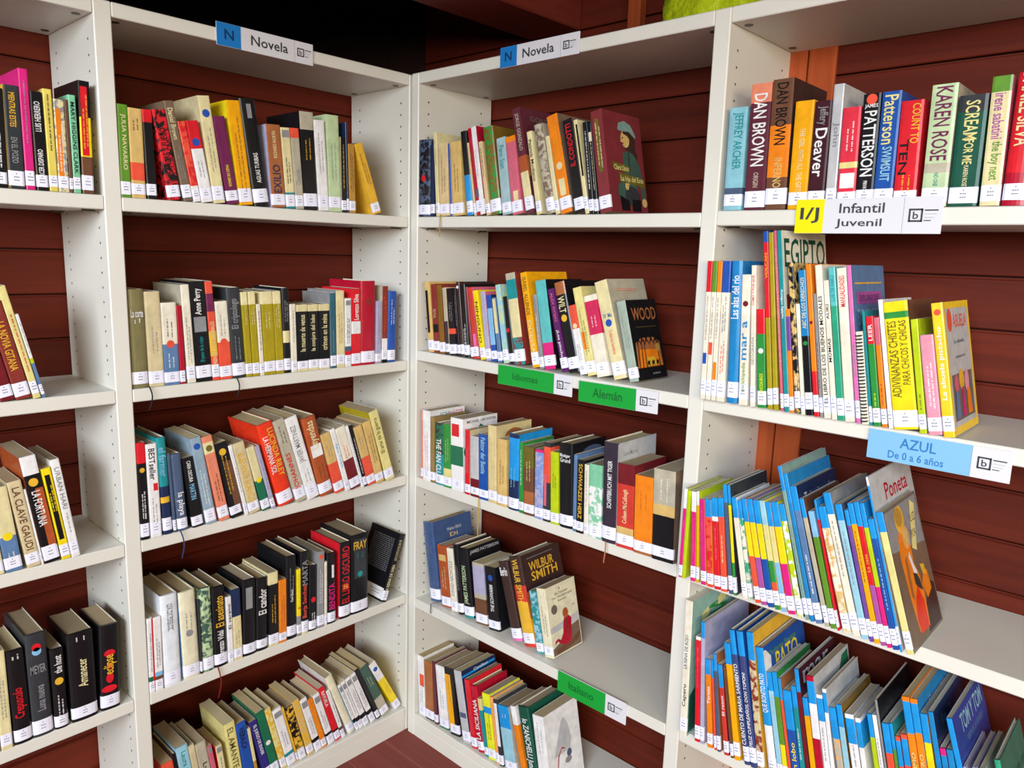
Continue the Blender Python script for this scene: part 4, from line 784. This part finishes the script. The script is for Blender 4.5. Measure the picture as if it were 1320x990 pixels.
    for s in range(len(cuts)-1):
        cc = colat((cuts[s]+cuts[s+1])/2)
        m0 = art_mat(cc, accent) if accent and cc == base else cover_mat(cc)
        for e in range(nr):
            e2 = (e+1) % nr; m = m0
            if e == 0: m = cover_mat(side['L']) if 'L' in side else m0
            elif e == no-2: m = cover_mat(side['R']) if 'R' in side else m0
            elif e >= no-1: m = cover_mat('white' if not hard else 'ivory')
            face((s*nr+e, s*nr+e2, (s+1)*nr+e2, (s+1)*nr+e), m)
    q = (len(cuts)-1)*nr
    face(tuple(q+k for k in range(nr)), cover_mat(side.get('R', colat(.99)) if hard else 'ivory' if bt < .0004 else colat(.99)))
    face(tuple(range(nr))[::-1], cover_mat(base))
    mb.build('cover', root)
    # pages
    if t > .002:
        gp = .003 if hard else .0006; mp = MB(); pm = paper_mat(PAPER[rnd.randrange(6)], rnd.randrange(6)) if False else None
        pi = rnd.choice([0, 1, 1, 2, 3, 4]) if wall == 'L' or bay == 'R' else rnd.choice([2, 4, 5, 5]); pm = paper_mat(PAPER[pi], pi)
        x0, x1, y0, y1, z0, z1 = bt+.00015, t-bt-.00015, bl+.0032, w-gp*1.2, gp, h-gp
        ym = (y1-.0025)
        mp.add([(x0,y0,z0),(x1,y0,z0),(x1,y1,z0),((x0+x1)/2,ym,z0),(x0,y1,z0),(x0,y0,z1),(x1,y0,z1),(x1,y1,z1),((x0+x1)/2,ym,z1),(x0,y1,z1)],
               [(0,4,3,2,1),(5,6,7,8,9),(0,1,6,5),(1,2,7,6),(2,3,8,7),(3,4,9,8),(4,0,5,9)], pm)
        mp.build('page_block', root)
    e = .0004
    # flat print on the spine
    if panels or discs or orn:
        mb = MB()
        for c, a, b, xa, xb_ in panels:
            mb.add([(xa*t, -e, a*h), (xb_*t, -e, a*h), (xb_*t, -e, b*h), (xa*t, -e, b*h)], [(0,1,2,3)], cover_mat(c))
        for c, a in discs: disc(mb, cover_mat(c), (t/2, -e*1.3, a*h), (1,0,0), (0,0,1), min(.32*t, .009), min(.32*t, .009))
        if orn:
            for a, b, ww in ((.62,.72,.3), (.3,.45,.2), (.2,.3,.42), (.48,.56,.14)):
                disc(mb, cover_mat(orn), (t*(.5+.1*math.sin(a*20)), -e, (a+b)/2*h), (1,0,0), (0,0,1), ww*t, (b-a)/2*h*.8)
        mb.build('spine_panel', root)
    if texts or greeks:
        lanes = len(texts) > 1 and any(texts[0][1] < q[2] and q[1] < texts[0][2] for q in texts[1:]) and texts[0][3][0] != '-'
        for k, (c, a, b, s) in enumerate(texts):
            if k: mb.build('title_lettering', root)
            mb = MB(); o_ = s[0]; s = s[1:]; L = (b-a)*h; mt = cover_mat(c); asp = text_geo(s)[2]
            lane0, lanew = (.14, .72) if row in ('RR1',) or hard else (.22, .56)
            if lanes: lanew = .38; lane0 = (.52 if k == 0 else .1) if o_ == 'v' else (.08 if k == 0 else .52)
            if o_ == '-': put_text(mb, s, mt, (.12*t, -e*1.6, a*h), (1,0,0), (0,0,1), .76*t, L); continue
            H = min(lanew*t, L/asp*1.7); L2 = min(L, H*asp*1.7); mid = (lane0+lanew/2)*t; zm = (a+b)/2*h
            if o_ == 'v': put_text(mb, s, mt, (mid-H/2, -e*1.6, zm+L2/2), (0,0,-1), (1,0,0), L2, H)
            else: put_text(mb, s, mt, (mid+H/2, -e*1.6, zm-L2/2), (0,0,1), (-1,0,0), L2, H)
        if texts: mb.build('title_lettering', root)
        mb = MB()
        for c, a, b in greeks:
            ln = 1 if t < .017 else 2; mt = cover_mat(c)
            for l in range(ln):
                zz = a*h+rnd.random()*.1*(b-a)*h; ze = b*h-(0 if ln == 1 else rnd.random()*.4*(b-a)*h); cx = t*(.5 if ln == 1 else (.36 if l == 0 else .64)); hh = min(.0028, t*.22)
                while zz < ze:
                    for _ in range(rnd.randint(2, 7)):
                        lw = rnd.uniform(.0009, .0017); k2 = rnd.choice((1, 1, .7, .8))
                        if zz < ze: mb.add([(cx-hh/2*k2, -e*1.6, zz), (cx+hh/2*k2, -e*1.6, zz), (cx+hh/2*k2, -e*1.6, zz+lw), (cx-hh/2*k2, -e*1.6, zz+lw)], [(0,1,2,3)], mt)
                        zz += lw+.0007
                    zz += .0022
        if greeks: mb.build('small_lettering', root)
    if stick:
        o2 = .00015; wrap = .005
        P = [(-o2, bl+wrap), (-o2, bl-o2)]+[(x, y-e-.0002) for x, y in prof[1:-1]]+[(t+o2, bl-o2), (t+o2, bl+wrap)]
        mb = MB(); z0 = stick[0]*h; z1 = min(stick[1]*h, z0+.032)
        k = len(P); mb.add([(x, y, z0) for x, y in P]+[(x, y, z1) for x, y in P], [(j, j+1, k+j+1, k+j) for j in range(k-1)], M_STICK)
        for r, ww in ((.78, .1), (.56, .34), (.34, .28)):
            zz = z0+(z1-z0)*r; hw = min(ww*t, .0045 if r < .7 else .001); 
            for q0, q1 in (((-1, -.3), (-.15, .35), (.5, 1)) if r < .7 else ((-1, 1),)):
                mb.add([(t/2+hw*q0, -e*2, zz), (t/2+hw*q1, -e*2, zz), (t/2+hw*q1, -e*2, zz+.0016), (t/2+hw*q0, -e*2, zz+.0016)], [(0,1,2,3)], M_INK)
        mb.build('spine_label', root)
    if X == 'spiral':
        mb = MB(); kk = plain('black_spiral_wire', '#1a1a1c', .35); rr = .0075; zz = .006
        while zz < h-.004:
            n2 = 8; R2 = t*.42
            ringv = []
            for a_ in range(n2+1):
                an = math.pi*2*a_/n2
                for b_ in range(4):
                    bb = math.pi/2*b_; q_ = R2+.0012*math.cos(bb); ringv.append((t/2+q_*math.cos(an), .002+q_*math.sin(an)-R2*.6, zz+.0012*math.sin(bb)))
            mb.add(ringv, [(a_*4+b_, a_*4+(b_+1) % 4, (a_+1)*4+(b_+1) % 4, (a_+1)*4+b_) for a_ in range(n2) for b_ in range(4)], kk); zz += .0062
        mb.build('spiral_binding', root)
    elif X in ART:
        mb = MB(); mirror = wall == 'L'
        art(mb, cover_mat, ART[X], 0 if mirror else t, w, h, mirror); mb.build('cover_picture', root)
    return root, w
ROOTS = {}
cur = None; recs = {}
for ln in DATA.strip().splitlines():
    if ln.startswith('ROW'): cur = ln.split()[1]; recs[cur] = []; continue
    a = ln.split('|'); recs[cur].append(tuple(float(x) for x in a[:5])+(a[5],))
for row, L in recs.items():
    for i, r in enumerate(L): ROOTS[(row, i)] = make_book(row, i, len(L), r)
# ribbon bookmarks hanging below some books (parts of those books)
def ribbon(key, hexc, length, side=.5):
    root, w = ROOTS[key]; mb = MB(); m = plain('ribbon_'+hexc[1:], hexc, .6); n = 7; P = []
    r = recs[key[0]][key[1]]; t = r[1]
    for i in range(n+1):
        f = i/n; z = .004-length*f; y = -.0035-.006*math.sin(f*3)-max(0, -r[4])*0-.001; x = t*side+.004*math.sin(f*4)
        P.append((x, y-max(0, r[4]), z))
    P = [(t*side, .004, .001)]+P
    vs = []
    for x, y, z in P: vs += [(x-.0016, y, z), (x+.0016, y, z), (x+.0016, y-.0005, z), (x-.0016, y-.0005, z)]
    k = len(P); mb.add(vs, [(4*i+j, 4*i+(j+1) % 4, 4*i+4+(j+1) % 4, 4*i+4+j) for i in range(k-1) for j in range(4)]+[(0,1,2,3), (4*k-4, 4*k-3, 4*k-2, 4*k-1)], m)
    mb.build('ribbon_bookmark', root)
for a in (((('L2', 0)), '#1c1c1e', .055, .9), (('L2', 8), '#1c1c1e', .05, .1), (('L3', 4), '#2b3c66', .07, .1), (('L4', 6), '#7a1520', .085, .1), (('R3', 8), '#b99a2e', .11, .1), (('R4', 0), '#141414', .03, .9), (('R1', 3), '#b08a2a', .06, .2), (('R3', 22), '#b06a50', .055, .4)): ribbon(*a)
# ---------------------------------------------------------------- section signs clipped to the shelf fronts
def logo(mb, x, z, s, ink, y):
    b = .14*s
    for q in (((0,0),(s,b)), ((0,s-b),(s,s)), ((0,0),(b,s)), ((s-b,0),(s,s))):
        (a0, b0), (a1, b1) = q; mb.add([(x+a0, y, z+b0), (x+a1, y, z+b0), (x+a1, y, z+b1), (x+a0, y, z+b1)], [(0,1,2,3)], ink)
    put_text(mb, 'b', ink, (x+s*.3, y, z+s*.22), (1,0,0), (0,0,1), s*.4, s*.56)
    for k, (l, hh) in enumerate(((.95, .1), (.85, .03), (.7, .03), (.5, .07))):
        zz = z+s*(.82-.25*k); mb.add([(x+s*1.1, y, zz), (x+s*(1.1+l), y, zz), (x+s*(1.1+l), y, zz+hh*s), (x+s*1.1, y, zz+hh*s)], [(0,1,2,3)], ink if k in (0, 3) else MATS['logo_grey'])
plain('logo_grey', '#8d8d98', .5)
INK = plain('dark_sign_ink', '#34343a', .5)
def sign(wall, u0, u1, z0, z1, label, bg, split, texts, boxc=None, tilt=0, textc=INK, dx=.0035):
    u0, u1, z0, z1 = u0*K, u1*K, z0*K, z1*K; W = u1-u0; H = z1-z0
    root = empty('shelf_sign', label, 'sign', BX[wall] @ Matrix.Translation((u0, -dx, z0)) @ Matrix.Rotation(tilt, 4, 'Y'), 'section signs on the shelf fronts')
    mb = MB(); mb.bbox((0, 0, 0), (W, .0024, H), plain('clear_sign_plastic', '#d7d6de', .22), .0006); mb.build('sign_backing', root)
    mb = MB(); e = -.0003; x0, x1 = split[0]*W, split[1]*W
    mb.add([(x0, e, .0005), (x1, e, .0005), (x1, e, H-.0005), (x0, e, H-.0005)], [(0,1,2,3)], bg); mb.build('colour_panel', root)
    for s, a0, b0, a1, b1, m in texts:
        mb = MB(); put_text(mb, s, m, (a0*W, -.0006, b0*H), (1,0,0), (0,0,1), (a1-a0)*W, (b1-b0)*H); mb.build('sign_lettering', root)
    mb = MB(); s = boxc[1]*H; logo(mb, boxc[0]*W, (H-s)/2, s, INK, -.0006); mb.build('sign_logo', root)
    if boxc[0] > .6: 
        mb = MB(); xx = boxc[2]*W; mb.add([(xx, -.0005, 0.001), (xx+.0006, -.0005, .001), (xx+.0006, -.0005, H-.001), (xx, -.0005, H-.001)], [(0,1,2,3)], MATS['logo_grey']); mb.build('sign_crease', root)
BLU = plain('sign_blue', '#1f78c4', .3); GRN = plain('sign_green', '#149a38', .3); YEL = plain('sign_yellow', '#e6dc10', .3); SKY = plain('sign_sky_blue', '#7fb6e0', .3)
GINK = plain('dark_green_ink', '#0c5c26', .4); SINK = plain('blue_sign_ink', '#2872b4', .4); BINK = plain('navy_sign_ink', '#123055', .4)
sign('L', -.5135, -.2845, 1.8075, 1.8535, 'white sign reading Novela with blue N on top of left bay', BLU, (0, .235), [('N', .075, .3, .165, .74, BINK), ('Novela', .335, .3, .72, .74, INK)], (.82, .38, .79))
sign('R', .3155, .542, 1.8115, 1.8555, 'white sign reading Novela with blue N on top of right bay', BLU, (0, .225), [('N', .065, .3, .155, .74, BINK), ('Novela', .3, .3, .7, .74, INK)], (.81, .38, .78))
sign('R', 1.031, 1.258, 1.448, 1.5045, 'white sign reading Infantil Juvenil with yellow I/J panel', YEL, (0, .21), [('I/J', .035, .3, .175, .76, INK), ('Infantil', .32, .58, .63, .86, INK), ('Juvenil', .3, .14, .62, .42, INK)], (.79, .36, .755))
sign('R', .3345, .5616, 1.0895, 1.1365, 'green sign reading Idiomas on second shelf of right bay', GRN, (0, .77), [('Idiomas', .21, .34, .56, .68, GINK)], (.81, .4, .77))
sign('R', .583, .784, 1.085, 1.131, 'green sign reading Alemán right of the Idiomas sign', GRN, (0, .74), [('Alemán', .19, .3, .57, .74, GINK)], (.79, .4, .74), tilt=-.015, dx=.0065)
sign('R', .557, .751, .381, .433, 'green sign reading Italiano on fourth shelf of right bay', GRN, (0, .71), [('Italiano', .17, .34, .54, .7, GINK)], (.75, .36, .71))
sign('R', 1.188, 1.3917, 1.0835, 1.133, 'light blue sign reading AZUL De 0 a 6 años', SKY, (0, .74), [('AZUL', .24, .5, .5, .84, SINK), ('De 0 a 6 años', .16, .12, .56, .38, SINK)], (.78, .38, .74))
# ---------------------------------------------------------------- lime bag lying on top of the right bookcase
def bag():
    m, nt, b = nmat('lime_plastic_film'); b.inputs['Base Color'].default_value = (*lin('#b9c81c'), 1); b.inputs['Roughness'].default_value = .3; b.inputs['Transmission Weight'].default_value = .15; b.inputs['Subsurface Weight'].default_value = .2
    tc = nt.nodes.new('ShaderNodeTexCoord'); n = nt.nodes.new('ShaderNodeTexNoise'); n.inputs['Scale'].default_value = 18; n.inputs['Detail'].default_value = 4
    bp = nt.nodes.new('ShaderNodeBump'); bp.inputs['Distance'].default_value = .02; nt.links.new(tc.outputs['Object'], n.inputs['Vector']); nt.links.new(n.outputs[0], bp.inputs['Height']); nt.links.new(bp.outputs[0], b.inputs['Normal'])
    root = empty('plastic_bag', 'crumpled lime green plastic bag lying on top of the right bookcase', 'bag', BX['R'] @ Matrix.Translation((.87*K, .13, ZT+.001)))
    rnd = random.Random(4); nu, nv = 36, 10; vs = []; fs = []
    for j in range(nv+1):
        f = j/nv; ph = f*math.pi/2
        for i in range(nu):
            a = 2*math.pi*i/nu; fold = 1+.10*math.sin(5*a+3*f)+.07*math.sin(9*a-5*f)*(1-f*.5)+.03*rnd.random()
            r = math.cos(ph)**.45 if f < 1 else 0.0
            vs.append((.215*r*fold*math.cos(a), .105*r*(1+.5*(fold-1))*math.sin(a), .13*math.sin(ph)*(1+.12*math.sin(4*a))))
    for j in range(nv):
        for i in range(nu): fs.append((j*nu+i, j*nu+(i+1) % nu, (j+1)*nu+(i+1) % nu, (j+1)*nu+i))
    fs.append(tuple(range(nu))[::-1])
    mb = MB(); mb.add(vs, fs, m); o = mb.build('bag_body', root)
    for p in o.data.polygons: p.use_smooth = True
    mb = MB(); P = []
    for i in range(13):
        f = i/12; P.append((-.05+.1*f, -.02, .118+.05*math.sin(f*math.pi)))
    vs = []
    for x, y, z in P: vs += [(x, y-.012, z), (x, y+.012, z), (x, y+.012, z+.002), (x, y-.012, z+.002)]
    mb.add(vs, [(4*i+k, 4*i+(k+1) % 4, 4*i+4+(k+1) % 4, 4*i+4+k) for i in range(12) for k in range(4)], m); mb.build('bag_handle', root)
bag()
